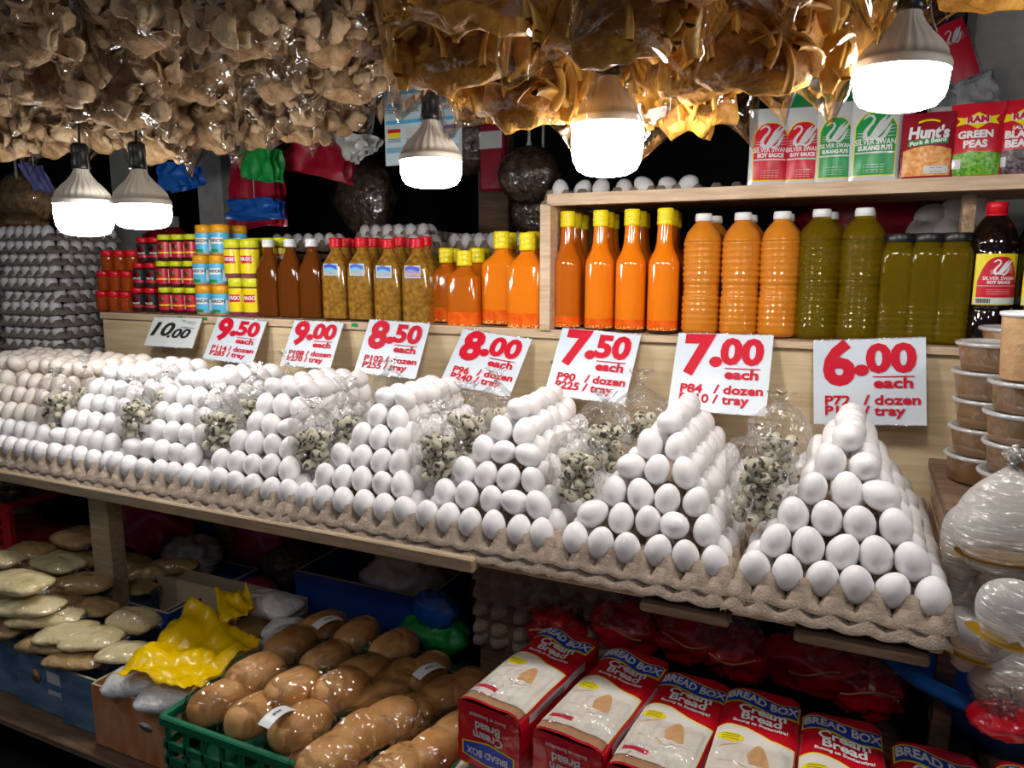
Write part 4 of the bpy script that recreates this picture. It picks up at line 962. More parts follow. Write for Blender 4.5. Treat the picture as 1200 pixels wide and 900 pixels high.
def darkbag(px, py, Y, w_, h_, seed, label, m='darkbag', top=2.4):
    p = at(px, py, Y=Y); t = thing('bag_of_dried_goods', label, 'bag', p)
    def fn(v):
        k = .9+.25*(1-abs(v.z/h_)); k *= 1+.10*nz(v, 14, seed)+.06*abs(nz(v, 30, seed)); return Vector((math.copysign(min(abs(v.x)*1.3, w_), v.x)*k, v.y*k, v.z))
    MB().ell((0,0,0), (w_,w_*.6,h_), 28, 20, dis=fn).build('contents', m, t)
    MB().ell((0,0,0), (w_*1.03,w_*.63,h_*1.03), 28, 20, dis=fn).build('film', 'film', t)
    MB().tube([(0,0,h_*.98),(0,0,h_*1.15),(0,0,max(h_*1.2, top-p.z))], [.012,.006,.003], 6).build('string', 'string', t); return t
darkbag(428,232,2.55,.11,.16,21,'tall clear bag of dark dried goods hanging behind the red-capped bottles')
darkbag(620,205,2.45,.09,.10,22,'bag of brown dried goods hanging left of the centre bulb, upper one')
darkbag(636,245,2.60,.10,.12,23,'dim clear bag below it, just left of the side post')
darkbag(545,155,2.6,.11,.16,24,'dim bag of dried goods right of the chart')
darkbag(30,235,2.0,.13,.12,25,'brown bag of dried goods above the tall tray stacks', m='curl_core')
darkbag(25,262,1.95,.10,.045,26,'low tan bag lying on top of the tall stacks', m='curl_core')
p = at(578,185,Y=2.5); t = thing('hanging_packet', 'dim maroon packet with a pale label hanging behind, left of the centre bulb', 'packet', p)
MB().bbox((0,0,0),(.10,.04,.24),.01).build('body','pouchdk',t); MB().box((0,-.021,.06),(.09,.002,.06)).build('label','foil',t)
p = at(575,240,Y=2.8); tag(MB().bbox((p.x,2.85,1.5),(.14,.06,2.9),.004).build('brown_post','woodd'), 'dark brown wooden post behind the yellow-capped flasks', 'post')
# right side behind the pouches
Yr = 2.25
def smallpack(px, py, w_, h_, rot, lab, m1, m2, seed, Y=Yr):
    p = at(px, py, Y=Y); t = thing('hanging_pouch', lab, 'pouch', p, (0,rot,0), 'pouches hanging above the shelf')
    def fn(s_, mr): return lambda u, v: ((u-.5)*w_, s_*.012*(math.sin(PI*u)*math.sin(PI*v))**.5 + .002*nz((u*4,v*4,s_),1,seed), (v-.5)*h_)
    MB().surf(fn(-1,0), 10, 12).surf(lambda u, v: fn(1,0)(1-u, v), 10, 12).build('film', m1, t)
    MB().surf(lambda u, v: ((u-.5)*w_*.8, -.0135*(math.sin(PI*(.1+.8*u))*math.sin(PI*(.1+.8*v)))**.5-.0015, (v-.5)*h_*.84), 8, 8).build('label', m2, t)
    m = MB(); swan(m, 0, h_*.2, w_*.5, -.0165); m.build('swan_emblem', 'foil', t)
    MB().tube([(0,0,h_*.48),(-math.sin(rot)*.2,0,2.97-p.z)], .002, 4).build('string', 'string', t)
    return t
for k, (px, py, w_, h_, r_) in enumerate(((946,112,.07,.16,.35),(966,98,.075,.18,.15),(988,92,.075,.20,-.05),(1003,110,.07,.16,-.2),(975,128,.08,.10,.5))):
    smallpack(px, py, w_, h_, r_, f"green-white pouch hanging behind the bulb, {['first','second','third','fourth','lowest'][k]} from the left", 'foil', 'green', 40+k, Y=Yr+.03*k)
smallpack(1122,60,.075,.17,-.35,'red-white pouch hanging in clear film right of the big bulb','film_fine','crim',50, Y=2.2)
for k, (pts, lab) in enumerate((([(1118,95),(1165,78),(1182,130),(1130,150)],'crumpled white paper right of the big bulb'),([(1080,120),(1125,100),(1135,150),(1085,160)],'grey crumpled sheet below the big bulb'),([(1100,80),(1130,62),(1140,108),(1105,112)],'small white paper slip near the red pouch'))):
    q = q4(pts, 2.30+.06*k); sheet('crumpled_paper', 'paper', q, 60+k, .03, 14, lab, 'paper', fr=2)
p = at(1080,110,Y=2.5)
m = MB()
for k in range(5): m.tube([(p.x+.05*math.cos(a*.7+k)*(1+.2*k), 2.45+.01*k, p.z-.05*k+.04*math.sin(a*.7+k)) for a in range(10)], .003, 5)
m.tube([(p.x,2.46,p.z),(p.x,2.46,2.97)], .002, 4)
tag(m.build('wire_coil', 'black'), 'loose black wire coiled behind the big bulb', 'wire')
# inside the right box, behind the bottles
p = at(1085,255,Y=2.3); t = thing('foam_box', 'mottled grey-white foam box with faint writing behind the oil jars', 'box', (p.x,2.3,1.345))
MB().bbox((0,0,.14),(.26,.10,.28),.008).build('box','concrete',t)
m = MB(); m.text('2cc', .05, -.04, .20, -.052); m.text('T151', .045, -.05, .13, -.052); m.build('lettering','ink',t)
for k, (px, py) in enumerate(((1092,254),(1118,248),(1080,270),(1108,268),(1150,245))):
    e = egg_mb().build('egg', 'egg', None, at(px, py, Y=2.19)); e.scale = (1.35,)*3; e.rotation_euler = (.2,1.3-.4*k,0); tag(e, f"white egg behind the oil jars by the divider, {['leftmost upper','upper right','lower left','lower right','right of the divider'][k]}", 'egg', 'eggs behind the divider post')
tag(MB().bbox((at(1110,290,Y=2.19).x,2.19,1.395),(.34,.08,.07),.004).build('small_carton','card_in'), 'small carton holding eggs behind the oil jars', 'carton')
crumple('red_bag', 'bagred', at(1010,262,Y=2.25), (.16,.06,.10), 13, 'red plastic bag slumped behind the oil bottles', 'bag')
# ---------------------------------------------------------------- tubs and cup at right
def tub(P, label, r=.062, H=.052, group='lidded tubs of brown paste'):
    t = thing('lidded_tub', label, 'tub', P, group=group)
    MB().loft([(r*.80,0),(r*.83,.002),(r*.93,H*.80),(r*.94,H*.84)], 28).build('contents', 'paste', t)
    MB().loft([(r*.82,-.0005),(r*.85,.001),(r*.96,H*.86),(r*.97,H*.9)], 28, caps=False).build('cup', 'glassneck', t)
    MB().loft([(r*1.02,H*.86),(r*1.05,H*.88),(r*1.05,H*.97),(r*1.0,H),(r*.93,H*.99),(r*.90,H*.93),(.001,H*.93)], 36).build('lid', 'tublid', t); return t
hx = ['lowest','second from the bottom','third','fourth','top','sixth']
cb = at(1146,590,Y=1.60); cr = at(1192,590,Y=1.48)
t = tub((cb.x,1.60,1.10), 'tub of brown paste in the left stack, lowest'); c = tree(t)
for k in range(1, 5): dup(t, (cb.x+.003*(k%3),1.60,1.10+.0525*k), label=f'tub of brown paste in the left stack, {hx[k]}', cache=c)
dup(t, (cb.x+.05,1.70,1.10+.0525*4.4), label='tub of brown paste standing behind the left stack', cache=c)
for k in range(4): dup(t, (cr.x+.003*(k%2),1.48,1.10+.0525*k), label=f'tub of brown paste in the right stack, {hx[k] if k < 3 else "top"}', cache=c, group='lidded tubs in the right stack')
t = thing('corrugated_cup', 'tall brown corrugated paper cup with white rim on the right stack', 'cup', (at(1204,420,Y=1.48).x,1.48,1.10+.0525*4+.001))
MB().loft([(.036,0),(.037,.002),(.042,.105)], 40, caps=False, mod=lambda a, z: 1+.012*math.cos(60*a)).loft([(.001,.001),(.036,.001)],24,caps=False).build('sleeve','cup',t)
MB().loft([(.043,.105),(.0455,.107),(.0455,.112),(.042,.113),(.041,.108),(.001,.106)], 36).build('rim','white',t)
t = thing('tub_crate', 'rough wooden crate under the tubs beside the nearest egg pile', 'crate', (.34,1.58,0))
for k in range(3): MB().bbox((0,-.175,.93+.056*k),(.36,.012,.048),.002).build('slat','wood',t); MB().bbox((-.172,0,.93+.056*k),(.012,.33,.048),.002).build('slat','wood',t)
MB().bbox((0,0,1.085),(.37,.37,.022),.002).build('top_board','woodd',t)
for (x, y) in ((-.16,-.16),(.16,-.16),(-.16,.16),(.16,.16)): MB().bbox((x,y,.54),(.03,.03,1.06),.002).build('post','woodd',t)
# bags of coconut oil / vinegar with milky film
def liqbag(px, py, Y, w_, h_, lev, seed, label, tie=0, rot=0):
    p = at(px, py, Y=Y); t = thing('bag_of_oil', label, 'bag', p, (0,rot,0), 'milky bags of yellow oil')
    pt = seed in (2,3,5)
    def shp(k=1):
        def fn(v):
            z = v.z/h_; q = (1-.22*z)*(1-.55*max(0,z)**3) if not pt else (1+.30*z)*(1-.45*max(0,-z)**2)*(1-.3*max(0,z)**4); q *= 1+.05*nz(v, 18, seed); return Vector((v.x*q*k, v.y*q*k, v.z*k - (.012 if z < -.8 else 0)))
        return fn
    MB().ell((0,0,0), (w_,w_*.75,h_), 28, 20, dis=shp()).build('film', 'film_oil', t)
    f = shp(.93)
    def low(v): u = f(v); u.z = min(u.z, lev*h_); return u
    MB().ell((0,0,0), (w_,w_*.75,h_), 24, 18, dis=low).build('oil', M['oilbright'], t)
    if tie: MB().tube([(0,0,h_*.97),(.004,0,h_*1.06),(-.006,0,h_*1.16),(.01,0,h_*1.25)], [.012,.006,.012,.016], 8).build('tied_neck', 'film_tied', t)
M['oilbright'] = liquid('yellow_oil', (.8,.6,.08), (.55,.33,.02), .8, .1)
LQ = [(1180,607,1.30,.068,.082,-.75,1,'large milky oil bag with tied neck, uppermost at the right edge',1,0),
 (1132,640,1.34,.038,.080,-.2,2,'narrow milky oil bag pressed against the nearest egg pile',0,.1),(1180,720,1.18,.042,.054,-.7,3,'pointed milky oil bag in the middle of the right edge',0,.3),
 (1190,672,1.36,.06,.06,.3,4,'oil bag showing yellow oil behind the pointed one',0,0),(1140,748,1.30,.055,.048,-.5,5,'lower milky oil bag lying in the blue basin',0,.2),(1188,790,1.30,.06,.06,0,6,'yellow oil bag in the basin at the frame edge',0,0),(1128,700,1.42,.05,.06,.1,7,'amber oil bag behind the tray corner',0,0)]
for a in LQ: liqbag(*a)
# blue basin
t = thing('blue_basin', 'bright blue plastic basin below the nearest egg tray', 'basin', (.405,1.50,0))
def bs(r0, z0): return (r0, z0)
MB().loft([(.22,.67),(.225,.67),(.288,.762),(.298,.768),(.322,.766),(.328,.774),(.325,.786),(.302,.790),(.287,.782),(.225,.682),(.001,.682)], 56, ay=.62).build('bowl', 'basin', t)
MB().bbox((0,0,.531),(.30,.22,.272),.01).build('stand','woodd',t)
# ---------------------------------------------------------------- bread loaves
def loaf(X, Yf, ztop, rz, seed, label, tilt=0, L=.30, W=.125, H=.12):
    t = thing('bread_loaf', label, 'bread', (X, Yf, ztop), (tilt, 0, rz), 'bagged sliced loaves')
    def topz(x, y):
        e = 1-min(1, (abs(x)/(W/2))**6); b = max(0, (y-.292)/.05)
        return -.010*(1-e) + .003*nz((x*18, y*14, seed), 1) + (.0035*(.5-abs(nz((x*26, y*9, seed+4), 1)))) - .028*b*b
    def wrapf(u, v):
        # u across section starting at bottom left, over the top to bottom right ; v along length
        y = v*(L+.045); s_ = u*2*H*.96+u*W
        per = 2*H+W; s_ = u*per
        if s_ < H: x, z = -W/2, -H+s_
        elif s_ < H+W: x = -W/2+(s_-H); z = 0
        else: x, z = W/2, -(s_-H-W)
        b = max(0, (y-L*.95)/.06); sq = 1-.42*min(1, b)**1.5
        x *= sq*(1+.018*nz((x*20, y*16, z*20+seed), 1)); z2 = z*(1-.25*min(1,b)) + (topz(x, y) if z > -.012 else topz(x, y)*max(0, 1+z/.05))
        return (x+.003*nz((z*30, y*24, seed), 1), y, z2)
    MB().surf(wrapf, 46, 34).build('wrapper', 'packred', t)
    d = lambda e: (lambda p: (p[0], p[1], topz(p[0], p[1])+e))
    fr = lambda p: (p[0], p[1], p[2])
    MB().surf(lambda u, v: d(.0010)(((u-.5)*W*.94, .004+.020*v, 0)), 16, 3).build('bottom_strip', 'brown', t)
    yb = lambda u: .168+.012*math.sin(u*5+.6)+.02*u*(1-u)
    MB().surf(lambda u, v: d(.0014)(((u-.5)*W*.96, .024+(yb(u)-.020)*v, 0)), 18, 18).build('window_edge', 'yel', t)
    MB().surf(lambda u, v: d(.0020)(((u-.5)*W*.95, .024+(yb(u)-.024)*v, 0)), 20, 20).build('slice_window', 'cream', t)
    m = MB()
    for (x0, y0, x1, y1, w_) in ((-.045,.085,.0,.080,.006),(-.05,.118,-.01,.135,.004)):
        m.surf(lambda u, v: d(.0024)((x0+(x1-x0)*u+w_*(v-.5)+.004*math.sin(u*4), y0+(y1-y0)*u+.006*math.sin(u*3), 0)), 8, 1)
    m.surf(lambda u, v: d(.0024)((.000+.030*u-.006*v, .092+.050*v*math.sin(.4+u*2.2), 0)), 8, 8)
    m.build('slice_crust_print', 'peach', t)['kind'] = 'stuff'
    MB().surf(lambda u, v: d(.0025)((-.052+.040*u, .036+.012*v+.004*math.sin(u*3), 0)), 8, 3).build('red_swoosh', 'crim', t)
    MB().surf(lambda u, v: d(.0025)((-.050+.036*u, .046+.012*v*math.sin(.3+u*2.4)+.004*math.sin(u*3), 0)), 8, 3).build('white_oval', 'foil', t)
    MB().surf(lambda u, v: d(.0026)((-.055+.040*u, .148+(v-.5)*.024*math.sqrt(max(.05, 1-(2*u-1)**2)), 0)), 10, 4).build('yellow_badge', 'yel', t)
    m = MB()
    for q in range(3): m.surf(lambda u, v: d(.0031)((-.048+.026*u, .142+.006*q+.0012*v, 0)), 6, 1)
    m.build('badge_lines', 'ink', t)['kind'] = 'stuff'
    ban = lambda u: .266+.009*math.sin(u*6.0+.4) - .004*u
    MB().surf(lambda u, v: d(.0016)(((u-.5)*W*.96, ban(u)+(v-.5)*.042, 0)), 20, 4).build('banner_edge', 'yel', t)
    MB().surf(lambda u, v: d(.0024)(((u-.5)*W*.92, ban(u)+(v-.5)*.035, 0)), 20, 4).build('blue_banner', 'blue', t)
    m = MB(); m.text('BREAD BOX', .030, 0, 0, bold=.035, sx=.70, fn=lambda p: d(.0033)((p[0], ban(p[0]/W+.5)+p[2]*1.0, 0))); m.build('banner_lettering', 'white', t)
    m = MB(); m.text('Cream', .028, .004, .233, bold=.03, fn=lambda p: d(.0024)((p[0], p[2]-.004*math.sin(p[0]*50), 0))); m.text('Bread', .028, .004, .213, bold=.03, fn=lambda p: d(.0024)((p[0], p[2]-.004*math.sin(p[0]*50), 0)))
    m.text('Buong sa Sustansiya!', .0105, .004, .196, bold=.03, fn=lambda p: d(.0024)((p[0], p[2]-.004*math.sin(p[0]*50), 0))); m.build('lettering', 'white', t)
    # front end face, print upside down
    def ff(e): return lambda p: (p[0], -.0005-e+.0015*nz((p[0]*30, p[2]*30, seed), 1), p[2])
    MB().surf(lambda u, v: ff(.0)(((u-.5)*W*.985, 0, -H+(H-.004)*v)), 10, 10).build('end_face', 'packred', t)
    flip = lambda p: ff(.002)((-p[0], 0, -p[2]))
    m = MB(); m.text('Cream', .022, 0, .058, bold=.03, fn=flip); m.text('Bread', .022, 0, .040, bold=.03, fn=flip); m.text('Buong sa Sustansiya!', .009, 0, .022, bold=.02, fn=flip); m.build('end_lettering', 'foil', t)
    m = MB(); P_ = [(-.05,-.078),(0,-.070),(.05,-.078),(.05,-.100),(0,-.108),(-.05,-.100)]
    m.add([ff(.0012)((x*1.06, 0, -.089+(z+.089)*1.15)) for x, z in P_], [(0,5,4,1),(1,4,3,2)]); m.build('end_banner_edge', 'yel', t)
    m = MB(); m.add([ff(.0018)((x, 0, z)) for x, z in P_], [(0,5,4,1),(1,4,3,2)]); m.build('end_banner', 'blue', t)
    m = MB(); m.text('BREAD BOX', .017, 0, .089, bold=.03, sx=.9, fn=lambda p: ff(.0028)((-p[0], 0, -p[2]))); m.build('end_banner_lettering', 'foil', t)
    # right side barcode strip
    MB().surf(lambda u, v: (W/2+.0016-.004*v*0+.003*nz((-.004*30, (.03+.20*u)*24, seed),1), .03+.20*u, -.010-.016*v), 14, 2).build('side_strip', 'foil', t)
    m = MB()
    for k in range(16): y = .05+k*.006; m.add([(W/2+.0050, y+a, z) for a in (0, .003) for z in (-.012,-.024)], [(0,1,3,2)])
    m.build('barcode', 'ink', t)['kind'] = 'stuff'
    # clear overwrap fringe at the front
    MB().surf(lambda u, v: d(.0045+.003*abs(math.sin(u*23+seed)))(((u-.5)*W*.9, .012+.12*v, 0)), 26, 10).build('clear_fold', 'film', t)
LF = [(-.520,1.020,.768,-.13,'leftmost, its red end face in full view',0),(-.375,1.010,.760,-.12,'second from the left',0),(-.240,.985,.757,-.06,'third from the left',-.02),
      (-.105,.975,.757,.0,'fourth from the left',.0),(.025,.96,.752,.02,'fifth from the left',0),(.160,.945,.745,.02,'sixth from the left, below the blue basin',0),(.295,.95,.748,.0,'cut by the right edge of the frame',0)]
for k, (x, y, z, rz, lab, ti) in enumerate(LF): loaf(x, y, z, rz, 10+k, 'red-wrapped cream bread loaf with blue banner, '+lab, ti)
for k in range(5): loaf(-.53+.138*k, .90-.0*k, .634, 0, 30+k, f"loaf of the layer beneath, {['first','second','third','fourth','fifth'][k]} from the left", 0)
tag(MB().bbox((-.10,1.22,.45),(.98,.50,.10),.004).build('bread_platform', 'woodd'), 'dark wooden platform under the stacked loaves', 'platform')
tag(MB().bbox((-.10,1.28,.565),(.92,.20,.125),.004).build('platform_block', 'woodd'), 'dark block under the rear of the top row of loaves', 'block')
# dark red packs behind the loaves
for k, (px, py, w_, lab) in enumerate(((652,738,.07,'leftmost, behind the first loaf'),(735,735,.08,'second, behind the second loaf'),(808,745,.08,'third, torn clear film on top'),(862,765,.07,'fourth, standing upright'),(955,780,.10,'fifth, below the tray corner'),(1015,805,.07,'sixth, against the blue basin'),(1178,845,.07,'in the basin front, with a clear tail'))):
    Y = 1.47 if k < 6 else 1.20
    p = at(px, py, Y=Y)
    rp_ = crumple('red_bread_pack', 'packred', p, (w_,.05,.055) if k < 6 else (.05,.04,.022), 70+k, 'dim red wrapped pack, '+lab, 'bread', amp=.30 if k < 6 else .12, fr=2.3, group='red packs behind the loaves')
    if k < 6: MB().surf(lambda u, v: (-.045+.09*u, -.052-.006*math.sin(PI*u), .012+.01*math.sin(u*4+k)+.004*v), 10, 1).build('gold_line', 'peach', rp_)
    sheet('clear_film_scrap', 'film_fine', [p+Vector(v)*(1 if k < 6 else .5) for v in ((-.05,-.04,.10),(.05,-.02,.11),(.06,-.06,.02),(-.05,-.06,.03))], 75+k, .03, 12, 'clear film rising from the dim red pack, '+lab, 'film', group='clear film over the red packs')
# tray stack standing under the table
t = thing('standing_tray_stack', 'bundle of empty egg trays standing on edge under the table', 'egg trays', (at(640,705,Y=1.50).x,1.50,at(640,705,Y=1.50).z))
for k in range(5):
    o = link('tray', tr0.data, t, (.004*k, .016*k, -.135+.004*k)); o.rotation_euler = (PI/2,0,.01*k); o.scale = (1.12,.87,1)
tag(MB().bbox((at(640,705,Y=1.50).x,1.56,.58),(.34,.14,.24),.004).build('low_box','woodd'), 'dark box under the standing egg trays', 'box')
# ---------------------------------------------------------------- cartons, crates, packets, buns at lower left
def carton(x0, x1, y0, y1, z0, z1, m, label, th=.005, holes=True, name='open_carton'):
    t = thing(name, label, 'carton', ((x0+x1)/2, (y0+y1)/2, z0)); w_, d_, h_ = x1-x0, y1-y0, z1-z0
    for (nm, c, s_) in (('front_side',(0,-d_/2+th/2,h_/2),(w_,th,h_)),('rear_side',(0,d_/2-th/2,h_/2),(w_,th,h_)),('left_side',(-w_/2+th/2,0,h_/2),(th,d_-2*th,h_)),('right_side',(w_/2-th/2,0,h_/2),(th,d_-2*th,h_)),('bottom',(0,0,th/2),(w_-2*th,d_-2*th,th))):
        m_ = MB().box(c, s_)
        if nm != 'bottom': m_.box((c[0],c[1],h_+.0004),(s_[0]*.99,s_[1]*.99,.0008),1)
        m_.build(nm, [m,'card_in'], t)
    return t
Z1, Z2 = .40, .545
tb1 = carton(-2.12,-1.885,1.06,1.47,Z1,Z2,'card_blue','blue printed carton at the far left edge')
tb2 = carton(-1.875,-1.70,1.05,1.45,Z1,Z2,'card_blue','worn blue carton with a yellow mark, second from the left')
MB().loft([(.001,0),(.018,.0006)],16,mx=T((-.01,-.2008,.09),rx=PI/2)).build('yellow_mark','peach',tb2)
tb3 = carton(-1.69,-1.555,1.04,1.45,Z1,Z2-.004,'card_blue','worn blue carton with pale streaks, third from the left')
tb4 = carton(-1.545,-1.255,1.02,1.46,Z1,Z2+.004,'card_or','scuffed orange carton holding white sugar bags')
MB().loft([(.001,0),(.022,.0006)],20,ay=.5,mx=T((.03,-.2208,.09),rx=PI/2)).build('hand_hole','white',tb4)
for (t_, x) in ((tb2,.06),(tb3,-.05)): 
    m = MB(); m.box((x,-.2015,.10),(.05,.0006,.03)).box((x,-.2015,.06),(.05,.0006,.012)); m.build('pale_print','foil',t_)['kind'] = 'stuff'
# green slatted crate
t = thing('green_crate', 'dark green plastic crate holding the bagged buns', 'crate', (-.925,1.155,Z1)); w_, d_, h_ = .62, .40, .195
for (c, s_) in (((0,-d_/2,h_-.01),(w_,.014,.022)),((0,d_/2,h_-.01),(w_,.014,.022)),((-w_/2,0,h_-.01),(.014,d_,.022)),((w_/2,0,h_-.01),(.014,d_,.022))): MB().bbox(c, s_, .003).build('rim', 'crate_green', t)
for zz in (.02,.058,.096,.130): MB().bbox((0,-d_/2+.003,zz),(w_,.008,.018),.001).build('slat','crate_green',t); MB().bbox((-w_/2+.003,0,zz),(.008,d_,.018),.001).build('slat','crate_green',t)
for k in range(13): MB().bbox((-w_/2+.012+k*.0495,-d_/2+.004,h_/2),(.008,.010,h_-.02),.001).build('rib','crate_green',t)
MB().box((0,0,.006),(w_,d_,.01)).build('bottom','crate_green',t); MB().box((0,d_/2-.004,h_/2),(w_,.006,h_-.02)).build('rear_side','crate_green',t); MB().box((w_/2-.004,0,h_/2),(.006,d_,h_-.02)).build('right_side','crate_green',t)
MB().box((0,.0,.06),(w_-.03,d_-.03,.05)).build('liner','crate_green',t)
def pillow(px, py, Z, w_, d_, h_, rz, m, label, seed, group, tail=True, name='bagged_packet', cat='packet', rx=0):
    p = at(px, py, Z=Z); t = thing(name, label, cat, p, (rx, 0, rz), group)
    def fn(v):
        x, y, z = v.x/w_, v.y/d_, v.z/h_
        n = 4; k = 1/((abs(x)**n+abs(y)**n+.0001)**(1/n))*math.hypot(x, y) if math.hypot(x, y) > .01 else 1
        q = Vector((v.x*k, v.y*k, v.z*(1-.25*abs(x*k)**3)))
        return q*(1+.05*nz(v, 22, seed)) + Vector((0,0,.004*nz(v, 50, seed)))
    MB().ell((0,0,0), (w_,d_,h_), 32, 18, dis=fn).build('filled_film', m, t)
    if tail: MB().surf(lambda u, v: (w_*(.93+.28*v), d_*(u-.5)*1.5*(1-.3*v), .006*math.sin(u*9+seed)*(.4+v)-.006*v), 12, 4).build('seal', 'film_fine', t)
    return t
FL = [ # px,py,Z,w,d,h,rz,mat
 (20,682,.700,.095,.055,.022,.1,'flour','topmost at the left edge'),(30,709,.650,.095,.05,.022,.3,'flour','second from the top at the left edge'),(52,724,.620,.090,.042,.020,.55,'flour','third, slanting to the right'),
 (78,741,.600,.070,.055,.020,.5,'flour','front pair, left one'),(108,748,.595,.070,.055,.020,.5,'flour','front pair, right one'),(156,727,.610,.070,.038,.032,.15,'flour','rolled one beside the yellow sheet'),
 (145,764,.580,.060,.045,.018,.5,'flour','frontmost, partly under the yellow sheet'),(68,659,.690,.085,.050,.020,-.05,'flour','long one on the rear of the pile'),(95,684,.650,.085,.045,.028,.6,'tanpack','dim tan one in the middle of the pile'),
 (34,645,.700,.065,.045,.022,.2,'tanpack','rear left, tied'),(92,630,.700,.080,.060,.028,-.1,'tanpack','rear, wide and shiny, beside the table leg'),(112,711,.610,.070,.040,.020,.0,'tanpack','dim one behind the rolled one'),
 (3,655,.70,.06,.04,.022,.2,'flour','small one cut by the left edge'),(6,735,.590,.06,.05,.022,.3,'tanpack','lowest at the left edge'),(60,752,.575,.08,.05,.02,.3,'tanpack','tan one beneath the front pair'),(92,770,.56,.08,.05,.018,.3,'tanpack','lowest tan one in the blue cartons'),
 (5,706,.615,.08,.05,.03,.1,'tanpack','under layer, left'),(60,700,.615,.1,.06,.035,.1,'tanpack','under layer, middle'),(45,670,.650,.1,.05,.035,.1,'tanpack','under layer, rear'),(85,655,.645,.1,.05,.030,.1,'tanpack','under layer, far rear')]
for k, f_ in enumerate(FL): pillow(*f_[:7], f_[7], 'clear packet of pale flour, '+f_[8] if f_[7] == 'flour' else 'clear packet of tan grain, '+f_[8], 90+k, 'packets of flour and grain')
for k, f_ in enumerate([(150,659,.60,.07,.045,.025,.1,'tanpack','rear left in the blue crate'),(172,671,.595,.07,.04,.025,.6,'tanpack','middle in the blue crate'),(200,664,.60,.08,.035,.025,.6,'tanpack','right in the blue crate'),(150,688,.585,.08,.045,.02,.3,'tanpack','front in the blue crate')]):
    pillow(*f_[:7], f_[7], 'clear packet of flour in shade-darkened tan, '+f_[8], 120+k, 'tan packets in the blue crate')  # unlit flour packets: their shade is put into the darker tan colour
q = at(175,685,Z=.56); t = carton(q.x-.20,q.x+.22,q.y-.12,q.y+.22,.42,.565,'crate_blue','dim dark blue crate holding tan packets behind the rolled packet',name='blue_crate',th=.008)
for k, (px, py, Z, lab) in enumerate(((163,797,.56,'front left in the orange carton'),(203,813,.56,'front right in the orange carton'),(245,800,.565,'beside the green crate'))):
    pillow(px, py, Z, .075, .055, .030, .6, 'sugar', 'clear packet of white sugar, '+lab, 130+k, 'packets of white sugar')
pillow(315,708,.60,.095,.060,.030,.0,'sugar','whitish plastic packet at the rear, behind the yellow sheet',140,'pale packets at the rear')
pillow(335,738,.60,.055,.045,.028,.3,'sugar','small whitish packet left of the rear buns',141,'pale packets at the rear')
pillow(270,735,.57,.10,.08,.030,.3,'tanpack','dim tan packet under the yellow sheet',142,'pale packets at the rear')
pillow(290,770,.56,.10,.06,.030,.6,'sugar','whitish packet under the right of the yellow sheet',143,'pale packets at the rear')
sheet('yellow_plastic_sheet', 'yelbag', [at(222,698,Z=.665),at(306,738,Z=.650),at(222,806,Z=.615),at(134,784,Z=.625)], 5, .022, 26, 'crumpled bright yellow plastic bag spread over the packets', 'plastic bag', fr=1.8)
sheet('yellow_plastic_sheet', 'yelbag', [at(255,690,Z=.66),at(290,680,Z=.68),at(296,715,Z=.655),at(250,720,Z=.66)], 6, .02, 16, 'smaller yellow plastic flap rising behind the large sheet', 'plastic bag', fr=2)
q = at(260,700,Z=.55); carton(q.x-.20,q.x+.30,q.y-.05,q.y+.02,.42,.60,'card_in','plain carton edge behind the yellow sheet')
# buns
def bun_mb(a, b, c, seed):
    def fn(v):
        x, y, z = v.x/a, v.y/b, v.z/c; e = lambda q, n: math.copysign(abs(q)**n, q)
        k = 1+.05*nz(v, 22, seed)+.03*(.5-abs(nz(v, 45, seed+2)))
        return Vector((e(x,.8)*a*k, e(y,.72)*b*k, max(e(z,.75)*c, -c*.7)*k))
    return MB().ell((0,0,0), (a,b,c), 26, 16, dis=fn)
BM = []
for k in range(3):
    o = bun_mb(.041,.066,.037,k).build('bun','bun'); BM.append(o.data); COL.objects.unlink(o); bpy.data.objects.remove(o)
def bunbag(pts, Z, rz, label, seed, sticker=None, group='bags of buns'):
    P = [at(x, y, Z=Z+dz) for x, y, dz in pts]; c = sum(P, Vector())/len(P); t = thing('bag_of_buns', label, 'bag of bread', c, group=group)
    for k, p in enumerate(P): o = link('bun', BM[k%3], t, p-c); o.rotation_euler = (random.uniform(-.1,.1), random.uniform(-.1,.1), -.25+random.uniform(-.15,.15))
    # film: convex-ish blanket over the buns
    import itertools
    x0, x1 = min((p-c).x for p in P)-.062, max((p-c).x for p in P)+.062; y0, y1 = min((p-c).y for p in P)-.055, max((p-c).y for p in P)+.055
    def fn(u, v):
        x, y = x0+(x1-x0)*u, y0+(y1-y0)*v; z = -.030
        for p in P:
            d_ = ((x-(p-c).x)/.075)**2 + ((y-(p-c).y)/.065)**2
            z = max(z, (p-c).z + .043*(1-d_)**.5 if d_ < 1 else -.030)
        z += .003*nz((x*30,y*30,seed),1) + .004*(.5-abs(nz((x*14,y*14,seed+2),1)))
        return (x, y, z)
    MB().surf(fn, 44, 34).build('film', 'film', t)
    if sticker:
        sx, sy, r_ = sticker; p = at(sx, sy, Z=Z+.045)-c
        m = MB().surf(lambda u, v: ((u-.5)*.030, (v-.5)*.070, -.010*(2*v-1)**2), 3, 8); o = m.build('sticker', 'white', t, p+Vector((0,0,.006))); o.rotation_euler = (0,0,r_)
        m = MB(); m.text('BUNS', .008, 0, 0, bold=.03, fn=lambda q_: (q_[2], q_[0], .0012-.010*(2*q_[0]/.07)**2)); 
        o = m.build('sticker_marks', 'ink', o)
bunbag([(258,822,0),(300,838,0),(300,790,.02),(352,850,0),(345,808,.025),(398,808,.02)], .60, .5, 'front left clear bag of six golden buns, glossy film', 1, (325,838,-.1))
